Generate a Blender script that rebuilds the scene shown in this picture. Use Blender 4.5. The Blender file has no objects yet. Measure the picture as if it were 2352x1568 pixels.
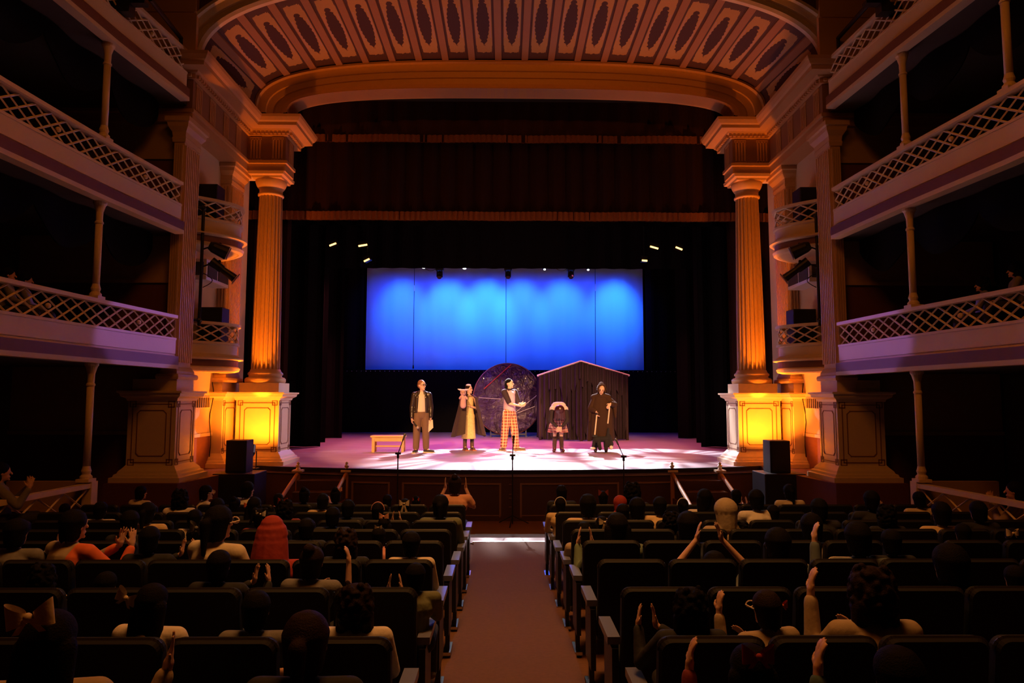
import bpy, bmesh, math, random
from mathutils import Vector, Matrix, Euler, noise
random.seed(7)
S = bpy.context.scene
COL = S.collection
PI = math.pi
R = math.radians

# ---------------- camera ----------------
CAM = Vector((-0.14, 0.0, 2.33))
cd = bpy.data.cameras.new('camera'); cam = bpy.data.objects.new('camera', cd); COL.objects.link(cam)
cd.sensor_width = 36; cd.lens = 24; cd.clip_start = 0.05; cd.clip_end = 200
cam.location = CAM
cam.rotation_euler = (PI/2 + math.atan(129/1568), -0.0015, -0.0121)
S.camera = cam
CAMR = cam.rotation_euler.to_matrix()
def P(px, py, Y):
    """point of the hall seen at photograph pixel (px, py) at depth Y (plan x, height z)"""
    d = CAMR @ Vector(((px-1176)/1568, (784-py)/1568, -1))
    t = (Y-CAM.y)/d.y
    return Vector((CAM.x+d.x*t, Y, CAM.z+d.z*t))

# ---------------- world, colour, lights ----------------
W = bpy.data.worlds.new('world'); S.world = W; W.use_nodes = True
W.node_tree.nodes['Background'].inputs[0].default_value = (1, .5, .25, 1)
W.node_tree.nodes['Background'].inputs[1].default_value = 0.0004
S.view_settings.view_transform = 'Standard'; S.view_settings.look = 'None'
S.view_settings.exposure = 0; S.view_settings.gamma = 1
S.view_settings.use_curve_mapping = False

def light(name, typ, loc, target, power, color, size=.1, cone=60, blend=.6, shape=None, sy=None):
    l = bpy.data.lights.new(name, typ); o = bpy.data.objects.new(name, l); COL.objects.link(o)
    l.energy = power; l.color = color
    if typ == 'SPOT':
        l.spot_size = R(cone); l.spot_blend = blend; l.shadow_soft_size = size
    elif typ == 'AREA':
        l.size = size
        if sy: l.shape = 'RECTANGLE'; l.size_y = sy
    else:
        l.shadow_soft_size = size
    o.location = loc
    d = Vector(target)-Vector(loc)
    o.rotation_euler = d.to_track_quat('-Z', 'Y').to_euler()
    return o
BLUE = (.035, .22, 1.0); AMB = (1, .36, .03); WARM = (1, .50, .16); MAG = (1, .12, .62)
# blue floods over the cyclorama
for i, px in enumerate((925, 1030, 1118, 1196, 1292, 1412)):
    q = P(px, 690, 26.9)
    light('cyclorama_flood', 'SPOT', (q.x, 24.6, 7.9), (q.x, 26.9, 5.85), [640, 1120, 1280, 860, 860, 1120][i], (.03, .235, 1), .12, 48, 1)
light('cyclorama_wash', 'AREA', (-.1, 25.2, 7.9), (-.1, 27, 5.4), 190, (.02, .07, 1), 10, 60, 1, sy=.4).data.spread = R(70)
# white moving heads hung in front of the cyclorama, through ring gobos
def gobo(o, r0, r1, seed):
    l = o.data; l.use_nodes = True; nt = l.node_tree; n = nt.nodes; k = nt.links
    em = n['Emission']
    tc = n.new('ShaderNodeTexCoord'); sp = n.new('ShaderNodeSeparateXYZ'); k.new(tc.outputs['Normal'], sp.inputs[0])
    def M(op, a, b=None, c=None):
        m = n.new('ShaderNodeMath'); m.operation = op
        for i, v in enumerate((a, b, c)):
            if v is None: continue
            if isinstance(v, (int, float)): m.inputs[i].default_value = v
            else: k.new(v, m.inputs[i])
        return m.outputs[0]
    z = M('ABSOLUTE', sp.outputs[2]); x = M('DIVIDE', sp.outputs[0], z); y = M('DIVIDE', sp.outputs[1], z)
    r = M('SQRT', M('ADD', M('MULTIPLY', x, x), M('MULTIPLY', y, y)))
    a = M('ARCTAN2', y, x)
    ray = M('ADD', .62, M('MULTIPLY', .38, M('SINE', M('ADD', seed, M('ADD', M('MULTIPLY', a, 22), M('MULTIPLY', 2.2, M('SINE', M('MULTIPLY', a, 7))))))))
    def ss(v, e0, e1):
        m = n.new('ShaderNodeMapRange'); m.interpolation_type = 'SMOOTHSTEP'
        k.new(v, m.inputs['Value']); m.inputs['From Min'].default_value = e0; m.inputs['From Max'].default_value = e1
        return m.outputs[0]
    ring = M('MULTIPLY', ss(r, r0*.85, r0*1.2), M('SUBTRACT', 1, ss(r, r1*.8, r1)))
    inner = M('MULTIPLY', M('SUBTRACT', 1, ss(r, r0*.7, r0)), .005)
    k.new(M('ADD', M('MULTIPLY', ring, ray), inner), em.inputs['Strength'])
HEADS = []
for i, (px, x0) in enumerate(((850, -2.2), (1080, -1.0), (1310, 1.1), (1540, 2.4))):
    q = P(px, 1044, 15.9)
    o = light('moving_head_beam', 'SPOT', (x0, 21.0, 6.3), (q.x, 15.7, 1.0), 9000, (.95, .93, .98), .05, 44, .1)
    gobo(o, .125, .31, i*1.7)
light('front_fill_beam', 'SPOT', (0, 20.2, 7.0), (0, 12.9, 1.0), 650, (.95, .96, 1), .2, 50, .6)
# magenta wash from above the stage
light('magenta_wash', 'SPOT', (-1.0, 21.2, 6.5), (-.6, 18.9, 1), 1700, (1, .14, .62), .2, 95, 1)
light('magenta_wash', 'SPOT', (2.4, 21.2, 6.5), (2.4, 18.5, 1), 700, (1, .14, .42), .2, 90, 1)
light('red_wash', 'SPOT', (-4.2, 21.1, 6.5), (-4.6, 19.6, 1), 1100, (1, .17, .22), .2, 120, 1)
light('red_wash', 'SPOT', (4.6, 21.1, 6.5), (5.0, 19.4, 1), 600, (1, .20, .22), .2, 120, 1)
light('violet_side', 'SPOT', (-4.5, 20.5, 6.5), (0, 22.5, 2.2), 700, (.35, .1, 1), .2, 55, .8)
# warm front light from the front-of-house bars
for x, tx in ((-3.6, -1.9), (3.5, 1.9)):
    light('front_of_house_spot', 'SPOT', (x, 3.2, 8.6), (tx, 17.2, 1.7), 11000, (1, .46, .17), .1, 23, .35)
# amber uplights at the two columns
for sx in (-1, 1):
    X = 4.86*sx if sx < 0 else 4.90
    light('column_uplight', 'SPOT', (X, 12.95, 1.47), (sx*4.98, 13.8, 2.75), 190, (1, .215, .006), .02, 140, .7)
    light('column_uplight_spill', 'SPOT', (X, 13.0, 1.56), (sx*4.2, 12.5, 9), 420, (1, .20, .006), .04, 52, .6)
    light('column_fill', 'SPOT', (X, 13.16, 1.52), (sx*5.0, 13.86, 4.2), 620, (1, .20, .008), .02, 34, .9)  # extra spot added beside the uplight to brighten the lower shaft
    light('side_amber', 'SPOT', (sx*4.9, 12.75, 1.4), (sx*5.9, 12.2, 2.3), 32, (1, .20, .01), .05, 140, .6)
# purple spill on the balcony fronts
light('purple_spill', 'SPOT', (3.2, 19.0, 5.6), (-5.5, 10.15, 3.3), 1500, (.5, .2, 1), .03, 6.5, .3)
light('purple_spill', 'SPOT', (-3.2, 19.0, 5.6), (5.35, 10.15, 3.25), 1350, (.5, .2, 1), .03, 6.5, .3)
light('pedestal_spill_fill', 'SPOT', (2.5, 20.0, 5.8), (-4.6, 13.95, 1.8), 1500, (1, .72, .86), .1, 12, .6)  # added spots standing in for white stage spill on the pedestal sides
light('pedestal_spill_fill', 'SPOT', (-2.5, 20.0, 5.8), (4.6, 13.95, 1.8), 1500, (1, .66, .72), .1, 12, .6)
# dim amber house light over the stalls
light('house_light', 'AREA', (0, 3.9, 9.9), (0, 4.2, 0), 150, (1, .25, .02), 3.0, 60, 1, sy=2.4).data.spread = R(160)

light('stalls_fill', 'AREA', (0, 5.0, 10.5), (0, 6.2, 0), 62, (1, .46, .14), 2.5, 60, 1, sy=2).data.spread = R(60)  # added fill over the audience, in place of warm light bounced from the stage
light('proscenium_fill', 'AREA', (0, 0.5, 8.4), (0, 12, 7.6), 14, (1, .26, .02), 3, 60, 1, sy=.6).data.spread = R(80)  # unseen soft fill added to lift the surfaces facing the audience
def framed(o, ax, y0, y1, soft=.012):
    o.data.use_nodes = True; nt = o.data.node_tree; n = nt.nodes; k = nt.links
    tc = n.new('ShaderNodeTexCoord'); sp_ = n.new('ShaderNodeSeparateXYZ'); k.new(tc.outputs['Normal'], sp_.inputs[0])
    def M(op, a, b=None):
        m = n.new('ShaderNodeMath'); m.operation = op
        for i, v in enumerate((a, b)):
            if v is None: continue
            if isinstance(v, (int, float)): m.inputs[i].default_value = v
            else: k.new(v, m.inputs[i])
        return m.outputs[0]
    z = M('ABSOLUTE', sp_.outputs[2]); x = M('ABSOLUTE', M('DIVIDE', sp_.outputs[0], z)); y = M('DIVIDE', sp_.outputs[1], z)
    f = M('MULTIPLY', M('LESS_THAN', x, ax), M('MULTIPLY', M('GREATER_THAN', y, y0), M('LESS_THAN', y, y1)))
    k.new(f, n['Emission'].inputs['Strength'])
# shuttered profile spot from the upper gallery that lights the middle of the arch
framed(light('arch_profile_spot', 'SPOT', (0, 1.5, 7.9), (0, 13.2, 8.9), 620, (1, .20, .004), .03, 50, .2), .333, -.06, .3)

# ---------------- materials ----------------
MATS = {}
def mat(name, color, rough=.6, metal=0, noise_amt=.0, scale=8, bump=0, bscale=40, emit=None, estr=0, spec=.5, coat=0):
    if name in MATS: return MATS[name]
    m = bpy.data.materials.new(name); m.use_nodes = True; MATS[name] = m
    nt = m.node_tree; b = nt.nodes['Principled BSDF']
    b.inputs['Base Color'].default_value = (*color, 1); b.inputs['Roughness'].default_value = rough
    b.inputs['Metallic'].default_value = metal; b.inputs['Specular IOR Level'].default_value = spec
    if coat: b.inputs['Coat Weight'].default_value = coat
    tc = nt.nodes.new('ShaderNodeTexCoord')
    if noise_amt:
        nz = nt.nodes.new('ShaderNodeTexNoise'); nz.inputs['Scale'].default_value = scale; nz.inputs['Detail'].default_value = 5
        nt.links.new(tc.outputs['Object'], nz.inputs['Vector'])
        mx = nt.nodes.new('ShaderNodeMix'); mx.data_type = 'RGBA'
        nt.links.new(nz.outputs['Fac'], mx.inputs['Factor'])
        mx.inputs['A'].default_value = (*[c*(1-noise_amt) for c in color], 1)
        mx.inputs['B'].default_value = (*[min(1, c*(1+noise_amt)) for c in color], 1)
        nt.links.new(mx.outputs['Result'], b.inputs['Base Color'])
    if bump:
        nb = nt.nodes.new('ShaderNodeTexNoise'); nb.inputs['Scale'].default_value = bscale; nb.inputs['Detail'].default_value = 4
        nt.links.new(tc.outputs['Object'], nb.inputs['Vector'])
        bp = nt.nodes.new('ShaderNodeBump'); bp.inputs['Strength'].default_value = bump; bp.inputs['Distance'].default_value = .02
        nt.links.new(nb.outputs['Fac'], bp.inputs['Height']); nt.links.new(bp.outputs['Normal'], b.inputs['Normal'])
    if emit:
        b.inputs['Emission Color'].default_value = (*emit, 1); b.inputs['Emission Strength'].default_value = estr
    return m
CREAM = mat('cream_paint', (.78, .64, .44), .5, noise_amt=.06, scale=3, bump=.05)
OCHRE = mat('ochre_paint', (.50, .30, .13), .55, noise_amt=.06, scale=3, bump=.05)
COLP = mat('column_ochre_paint', (.62, .42, .22), .5, noise_amt=.06, scale=3, bump=.05)
FRZ = mat('frieze_brown_paint', (.26, .145, .08), .6, noise_amt=.06)
CREAM2 = mat('pale_plaster', (.72, .60, .42), .6, noise_amt=.08, scale=2, bump=.08)
LINE = mat('brown_line_paint', (.22, .09, .04), .6)
MAUVE = mat('mauve_brown_paint', (.20, .09, .06), .55, noise_amt=.08)
DKRED = mat('dark_dado_paint', (.14, .05, .035), .7, noise_amt=.1)
TAN = mat('tan_wall_paint', (.46, .32, .19), .75, noise_amt=.08)
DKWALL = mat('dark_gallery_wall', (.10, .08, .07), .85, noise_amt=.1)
FLOORM = mat('dark_wood_floor', (.20, .09, .05), .6, noise_amt=.2, scale=4)
CARPET = mat('rust_carpet', (.14, .06, .028), .95, noise_amt=.22, scale=30, bump=.4, bscale=180)
SIDEF = mat('seating_floor_carpet', (.14, .06, .028), .95, noise_amt=.25, scale=20, bump=.3, bscale=120)
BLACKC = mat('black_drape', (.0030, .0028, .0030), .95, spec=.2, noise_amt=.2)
BLACKP = mat('black_paint', (.006, .006, .006), .6)
BLACKM = mat('black_metal', (.015, .015, .015), .4, .3)
VELVET = mat('dark_red_velvet', (.022, .0022, .0018), .9, noise_amt=.25, scale=3)
FRINGE = mat('gold_fringe', (.30, .12, .03), .7, noise_amt=.4, scale=40, bump=.6, bscale=90)
STAGEW = mat('stage_floor_paint', (.40, .30, .33), .62, noise_amt=.10, scale=1.2)
STAGEF = mat('stage_front_wood', (.075, .034, .02), .6, noise_amt=.12)
GOLDM = mat('panel_moulding_paint', (.26, .15, .08), .5)
WOODH = mat('handrail_wood', (.50, .24, .09), .6, noise_amt=.15)
SEATB = mat('seat_fabric_black', (.0045, .0045, .006), .75, noise_amt=.2, scale=30)
SEATR = mat('seat_edge_piping', (.018, .014, .013), .4)
SEATA = mat('blue_grey_armrest', (.16, .17, .26), .25)
CHROME = mat('chrome_foot', (.5, .5, .5), .2, 1)
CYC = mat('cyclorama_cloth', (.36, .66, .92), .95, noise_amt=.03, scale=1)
SILVER = mat('silver_rail', (.85, .82, .88), .5)
WHITEP = mat('white_enamel', (.75, .72, .66), .4)
DARKGAP = mat('grille_dark', (.05, .04, .035), .8)

# ---------------- mesh helpers ----------------
class MB:
    def __init__(s): s.v = []; s.f = []; s.m = []; s.uv = {}
    def add(s, vs, fs, mi=0, M=None):
        o = len(s.v)
        for v in vs:
            v = Vector(v); s.v.append(M @ v if M is not None else v)
        for f in fs: s.f.append([i+o for i in f]); s.m.append(mi)
        return s
    def box(s, c, d, M=None, mi=0, rot=None):
        x, y, z = (q/2 for q in d)
        vs = [Vector((a*x, b*y, e*z)) for a in (-1, 1) for b in (-1, 1) for e in (-1, 1)]
        if rot is not None: vs = [rot @ v for v in vs]
        vs = [v+Vector(c) for v in vs]
        return s.add(vs, [(0,1,3,2), (4,6,7,5), (0,4,5,1), (2,3,7,6), (0,2,6,4), (1,5,7,3)], mi, M)
    def b2(s, x0, x1, y0, y1, z0, z1, mi=0):
        return s.box(((x0+x1)/2, (y0+y1)/2, (z0+z1)/2), (abs(x1-x0), abs(y1-y0), abs(z1-z0)), mi=mi)
    def tube(s, p0, p1, r0, r1=None, n=10, caps=True, mi=0):
        r1 = r0 if r1 is None else r1
        p0 = Vector(p0); p1 = Vector(p1); d = (p1-p0)
        q = d.to_track_quat('Z', 'Y') if d.length > 1e-6 else Matrix.Identity(3).to_quaternion()
        vs = []
        for p, r in ((p0, r0), (p1, r1)):
            for i in range(n):
                a = 2*PI*i/n; vs.append(p+q @ Vector((r*math.cos(a), r*math.sin(a), 0)))
        fs = [(i, (i+1) % n, n+(i+1) % n, n+i) for i in range(n)]
        if caps: fs += [tuple(range(n-1, -1, -1)), tuple(range(n, 2*n))]
        return s.add(vs, fs, mi)
    def path(s, pts, r, n=8, mi=0):
        for a, b in zip(pts, pts[1:]): s.tube(a, b, r, r, n, True, mi)
        return s
    def ell(s, c, r, n=12, m=8, rot=None, mi=0):
        if not hasattr(r, '__len__'): r = (r, r, r)
        vs = [Vector((0, 0, -r[2]))]
        for j in range(1, m):
            t = -PI/2+PI*j/m
            for i in range(n):
                a = 2*PI*i/n; vs.append(Vector((r[0]*math.cos(t)*math.cos(a), r[1]*math.cos(t)*math.sin(a), r[2]*math.sin(t))))
        vs.append(Vector((0, 0, r[2])))
        fs = [(0, 1+(i+1) % n, 1+i) for i in range(n)]
        for j in range(m-2):
            for i in range(n):
                a = 1+j*n; fs.append((a+i, a+(i+1) % n, a+n+(i+1) % n, a+n+i))
        L = len(vs)-1; a = 1+(m-2)*n
        fs += [(L, a+i, a+(i+1) % n) for i in range(n)]
        if rot is not None: vs = [rot @ v for v in vs]
        c = Vector(c)
        return s.add([v+c for v in vs], fs, mi)
    def cap(s, p0, p1, r0, r1=None, n=10):
        r1 = r0 if r1 is None else r1
        s.tube(p0, p1, r0, r1, n); s.ell(p0, r0, n, 6); s.ell(p1, r1, n, 6); return s
    def lathe(s, prof, c=(0, 0, 0), n=24, mi=0):
        vs = []; c = Vector(c)
        for r, z in prof:
            for i in range(n):
                a = 2*PI*i/n; vs.append(c+Vector((r*math.cos(a), r*math.sin(a), z)))
        fs = []
        for j in range(len(prof)-1):
            for i in range(n): fs.append((j*n+i, j*n+(i+1) % n, (j+1)*n+(i+1) % n, (j+1)*n+i))
        fs += [tuple(range(n-1, -1, -1)), tuple(range((len(prof)-1)*n, len(prof)*n))]
        return s.add(vs, fs, mi)
    def sweep(s, path, prof, side=1, closed=False, mi=0, capends=True):
        """profile [(offset, z)] swept along the plan polyline with mitred corners; side=1 offsets to the right of travel"""
        n = len(path); pts = [Vector((p[0], p[1])) for p in path]; rings = []
        for i in range(n):
            def nrm(a, b):
                d = (b-a).normalized(); return Vector((d.y, -d.x))*side
            if closed: n0 = nrm(pts[i-1], pts[i]); n1 = nrm(pts[i], pts[(i+1) % n])
            else:
                n0 = nrm(pts[i-1], pts[i]) if i > 0 else None; n1 = nrm(pts[i], pts[i+1]) if i < n-1 else None
                n0 = n0 if n0 is not None else n1; n1 = n1 if n1 is not None else n0
            b = n0+n1; b = b/(max(b.dot(n0), .2))
            rings.append([Vector((pts[i].x+b.x*o, pts[i].y+b.y*o, z)) for o, z in prof])
        k = len(prof); vs = [v for r in rings for v in r]; fs = []
        for i in range(n if closed else n-1):
            j = (i+1) % n
            for a in range(k):
                b2 = (a+1) % k
                fs.append((i*k+a, j*k+a, j*k+b2, i*k+b2))
        if not closed and capends: fs += [tuple(range(k)), tuple(range((n-1)*k+k-1, (n-1)*k-1, -1))]
        return s.add(vs, fs, mi)
    def grid(s, fn, nu, nv, mi=0, uv=False):
        o = len(s.v)
        for j in range(nv+1):
            for i in range(nu+1): s.v.append(Vector(fn(i/nu, j/nv)))
        for j in range(nv):
            for i in range(nu):
                a = o+j*(nu+1)+i; f = [a, a+1, a+nu+2, a+nu+1]
                if uv: s.uv[len(s.f)] = [(i/nu, j/nv), ((i+1)/nu, j/nv), ((i+1)/nu, (j+1)/nv), (i/nu, (j+1)/nv)]
                s.f.append(f); s.m.append(mi)
        return s
    def mesh(s, name, mats, smooth=False, off=None, fix=True):
        me = bpy.data.meshes.new(name)
        vs = [v-off for v in s.v] if off is not None else s.v
        me.from_pydata(vs, [], s.f)
        mats = mats if isinstance(mats, (list, tuple)) else [mats]
        for m in mats: me.materials.append(m)
        me.polygons.foreach_set('material_index', s.m)
        if s.uv:
            l = me.uv_layers.new(name='UVMap')
            for fi, c in s.uv.items():
                for li, q in zip(me.polygons[fi].loop_indices, c): l.data[li].uv = q
        if fix:
            bm = bmesh.new(); bm.from_mesh(me); bmesh.ops.recalc_face_normals(bm, faces=bm.faces); bm.to_mesh(me); bm.free()
        if smooth: me.polygons.foreach_set('use_smooth', [True]*len(me.polygons))
        me.update(); return me
    def build(s, name, mats, parent=None, smooth=False, label=None, fix=True, mod=None):
        off = parent.matrix_world.translation if parent is not None else None
        if parent is not None:
            off = Vector(parent['_o']) if '_o' in parent else parent.location
        o = bpy.data.objects.new(name, s.mesh(name, mats, smooth, off, fix)); COL.objects.link(o)
        if parent is not None:
            o.parent = parent; o['_o'] = tuple(off)
        if label: o['label'] = label
        if mod == 'bevel':
            m = o.modifiers.new('bevel', 'BEVEL'); m.width = .012; m.segments = 2
        return o
def tag(o, label, cat, group=None, kind=None):
    o['label'] = label; o['category'] = cat
    if group: o['group'] = group
    if kind: o['kind'] = kind
    return o
def thing(name, loc, label, cat, group=None):
    o = bpy.data.objects.new(name, None); COL.objects.link(o); o.location = loc; o.empty_display_size = .1
    return tag(o, label, cat, group)
def struct(mb, name, m, smooth=False, label=None):
    o = mb.build(name, m, smooth=smooth); o['kind'] = 'structure'
    if label: o['label'] = label
    return o
KIDS = {}
def copy_tree(o, parent=None):
    c = o.copy(); COL.objects.link(c); c.parent = parent
    for ch in KIDS.get(o.name) or list(o.children): copy_tree(ch, c)
    return c
def mxx(x, y):
    """the right-hand side of the hall is the mirror of the left, a little narrower towards the audience"""
    return -x-(.04+.08*max(0, min(1, (14.0-y)/3)))
def mir(mb):
    for v in mb.v: v.x = mxx(v.x, v.y)
    for f in mb.f: f.reverse()
    return mb

# ================= the hall: floors and walls =================
FZ = [(-3, .56), (0, .50), (2.15, .44), (3.0, .418), (3.85, .394), (4.7, .348), (5.5, .308), (6.3, .245), (7.1, .185), (7.9, .135), (8.7, .10), (10.85, .08), (13.6, .08)]
def fz(y):
    for (a, za), (b, zb) in zip(FZ, FZ[1:]):
        if y <= b: return za+(zb-za)*(y-a)/(b-a)
    return FZ[-1][1]
fl = MB()
fl.grid(lambda u, v: (-8.3+16.6*u, -3+15.7*v, fz(-3+15.7*v)-.02), 2, 60)
struct(fl, 'floor', SIDEF)
ff = MB(); ff.b2(-5.2, 5.15, 10.86, 13.4, -.02, .078)
struct(ff, 'floor_front', FLOORM, label='dark wooden floor strip before the stage')
ac = MB()
ac.sweep([(0, 0)], [(0, 0)]) if False else None
n = 40; vs = []; fs = []
for i in range(n+1):
    y = 1.0+9.86*i/n; xl = -.50-.10*(y-4.7)/6.15; xr = .42+.095*(y-4.7)/6.15
    for x, dz in ((xl, -.015), (xl, .012), (xr, .012), (xr, -.015)): vs.append((x, y, fz(y)+dz))
for i in range(n):
    for k in range(3): fs.append((i*4+k, i*4+k+1, i*4+5+k, i*4+4+k))
    fs.append((i*4+3, i*4, i*4+4, i*4+7))
fs += [(0, 1, 2, 3), (n*4+3, n*4+2, n*4+1, n*4)]
ac = MB(); ac.add(vs, fs)
tag(ac.build('aisle_carpet', CARPET), 'rust brown carpet running down the central aisle', 'carpet')
th = MB(); th.b2(-.62, .535, 10.83, 10.90, .07, .098)
tag(th.build('threshold_strip', mat('aluminium_strip', (.85, .83, .85), .35, .2)), 'bright metal threshold strip at the far end of the aisle carpet', 'strip')

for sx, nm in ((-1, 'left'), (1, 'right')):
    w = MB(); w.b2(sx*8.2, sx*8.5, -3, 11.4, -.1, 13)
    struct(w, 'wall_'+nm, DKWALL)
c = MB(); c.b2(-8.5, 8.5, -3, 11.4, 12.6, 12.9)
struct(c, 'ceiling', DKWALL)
# end walls of the galleries beside the outer piers
for nm in ('left', 'right'):
    w = MB()
    for z0, z1, mi in ((-.1, 1.75, 1), (1.75, 3.0, 0), (3.0, 4.25, 1), (4.25, 5.1, 0), (5.1, 6.35, 1), (6.35, 7.3, 0), (7.3, 8.4, 1)):
        w.b2(-8.25, -5.60, 11.3, 11.5, z0, z1, mi)
    for z in (1.75, 4.25, 6.35): w.b2(-8.25, -5.60, 11.26, 11.32, z-.03, z+.03, 0)
    if nm == 'right': mir(w)
    struct(w, 'wall_gallery_end_'+nm, [TAN, DKRED])
# stage house
for sx, nm in ((-1, 'left'), (1, 'right')):
    w = MB(); w.b2(sx*9.0, sx*9.2, 14.8, 29, .9, 12); struct(w, 'wall_stage_'+nm, BLACKP)
w = MB(); w.b2(-9.2, 9.2, 28.6, 28.8, .9, 12); struct(w, 'wall_stage_back', BLACKP)
w = MB(); w.b2(-9.2, 9.2, 14.8, 28.8, 11.8, 12); struct(w, 'ceiling_stage', BLACKP)
w = MB()
for s0 in (-1, 1): w.b2(s0*5.95, s0*9.2, 14.65, 14.85, .9, 8.0)
w.b2(-9.2, 9.2, 14.65, 14.85, 8.95, 12.6)
struct(w, 'wall_proscenium', BLACKP)

# ================= stage =================
stage = thing('stage', (0, 13, 0), 'wooden theatre stage with mauve floor and brown panelled front', 'stage')
def apron(x): return 12.72+.78*(min(abs(x), 4.95)/4.95)**2
NX = 48; xs = [-4.95+9.9*i/NX for i in range(NX+1)]
d = MB(); o = len(d.v)
vs = [(x, apron(x), z) for z in (1.0,) for x in xs]+[(x, 28.6, 1.0) for x in (-9.0, 9.0)]
vs = [(x, apron(x), 1.0) for x in xs]+[(4.95, 14.9, 1.0), (9, 14.9, 1.0), (9, 28.6, 1.0), (-9, 28.6, 1.0), (-9, 14.9, 1.0), (-4.95, 14.9, 1.0)]
k = len(vs); d.add(vs+[(x, y, .88) for x, y, z in vs], [tuple(range(k)), tuple(range(2*k-1, k-1, -1))]+[(i, (i+1) % k, k+(i+1) % k, k+i) for i in range(k)])
def stripmat():
    m = mat('stage_boards', (.42, .30, .33), .55); nt = m.node_tree; b = nt.nodes['Principled BSDF']
    tc = nt.nodes.new('ShaderNodeTexCoord'); mp = nt.nodes.new('ShaderNodeMapping'); mp.inputs['Scale'].default_value = (.25, 1.4, 1)
    nz = nt.nodes.new('ShaderNodeTexNoise'); nz.inputs['Scale'].default_value = 3; nz.inputs['Detail'].default_value = 6
    nt.links.new(tc.outputs['Object'], mp.inputs[0]); nt.links.new(mp.outputs[0], nz.inputs['Vector'])
    cr = nt.nodes.new('ShaderNodeValToRGB'); cr.color_ramp.elements[0].position = .35; cr.color_ramp.elements[1].position = .7
    cr.color_ramp.elements[0].color = (.33, .22, .26, 1); cr.color_ramp.elements[1].color = (.47, .36, .38, 1)
    nt.links.new(nz.outputs['Fac'], cr.inputs[0]); nt.links.new(cr.outputs[0], b.inputs['Base Color'])
    return m
d.build('deck', stripmat(), stage)
lip = MB(); lip.sweep([(x, apron(x)) for x in xs], [(-.05, 1.004), (.03, 1.004), (.03, .93), (-.05, .93)], side=1)
lip.build('lip', BLACKP, stage, label='black edge strip')
fr = MB(); fr.sweep([(x, apron(x)+.03) for x in xs], [(0, .93), (0, .06), (-.1, .06), (-.1, .93)], side=1)
fr.sweep([(x, apron(x)+.03) for x in xs], [(.03, .17), (.03, .06), (0, .06), (0, .17)], side=1)
fr.build('front_panel', STAGEF, stage)
def rect_mould(x0, x1, z0, z1):
    m = MB(); N = 10
    for z in (z0, z1):
        m.sweep([(x0+(x1-x0)*i/N, apron(x0+(x1-x0)*i/N)+.03) for i in range(N+1)], [(0, z-.018), (.022, z-.012), (.022, z+.012), (0, z+.018)], side=1)
    for x in (x0, x1): m.box((x, apron(x)+.02, (z0+z1)/2), (.036, .04, z1-z0+.036))
    return m
def sx_at(px, d=12.9): return P(px, 1140, d).x
for a, b in ((926, 1149), (1196, 1419), (806, 893), (1452, 1546)):
    rect_mould(sx_at(a), sx_at(b), .165, .745).build('panel_moulding', GOLDM, stage)
bk = MB()
for z in (.74, .56, .49, .33): bk.box((P(1172, 1140, 12.75).x, apron(0)+.022, z), (.05, .02, .012))
bk.build('hinge', GOLDM, stage)
# side platforms that carry the pedestals
for nm in ('left', 'right'):
    pf = MB()
    v = [(-8.2, 11.5), (-6.3, 11.5), (-6.3, 10.72), (-5.16, 10.72), (-4.97, 12.3), (-4.94, 13.45), (-4.94, 14.9), (-8.2, 14.9)]
    k = len(v)
    pf.add([(x, y, 1.0) for x, y in v]+[(x, y, .02) for x, y in v], [tuple(range(k)), tuple(range(2*k-1, k-1, -1))]+[(i, (i+1) % k, k+(i+1) % k, k+i) for i in range(k)])
    if nm == 'right': mir(pf)
    tag(pf.build('side_platform', DKRED), nm+' side platform beside the stage under the tall pedestals', 'platform')

# stairs
for nm in ('left', 'right'):
    cx = (P(738, 1080, 12.9).x if nm == 'left' else P(1605, 1080, 12.9).x); s0 = -1 if nm == 'left' else 1
    st = thing('stage_stair', (cx, 12.4, .08), nm+' flight of wooden steps from the stalls up to the stage', 'stairs', 'stairs up to the stage')
    y0 = apron(cx)-.02
    for i in range(4):
        b = MB(); b.b2(cx-.44, cx+.44, y0-.26*(4-i), y0-.26*(3-i)-.0, .08, .08+.18*(i+1)); b.build('step', STAGEF, st, mod='bevel')
    b = MB()
    for q in (-.46, .46): b.b2(cx+q-.02, cx+q+.02, y0-1.0, y0, .08, .45)
    b.build('stringer', DKRED, st)
    for q in (-.47, .44):
        nx = cx+q; yb = y0-.02
        nw = MB(); nw.b2(nx-.035, nx+.035, yb-.08, yb-.01, .08, .95); nw.build('newel', WOODH, st)
        cp = MB(); cp.box((nx, yb-.04, .955), (.19, .16, .035)); cp.lathe([(.03, 0), (.045, .02), (.028, .04), (.05, .075), (.02, .105), (.032, .125), (.01, .15)], (nx, yb-.04, .972), 12)
        cp.build('finial', CREAM, st)
        rl = MB(); rl.cap((nx, yb-.09, .90), (nx+s0*.06, yb-1.55, .30), .034, .034, 8); rl.build('handrail', WOODH, st)
        nb = MB(); nb.b2(nx+s0*.06-.03, nx+s0*.06+.03, yb-1.58, yb-1.52, .08, .31); nb.build('newel', WOODH, st)

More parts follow.
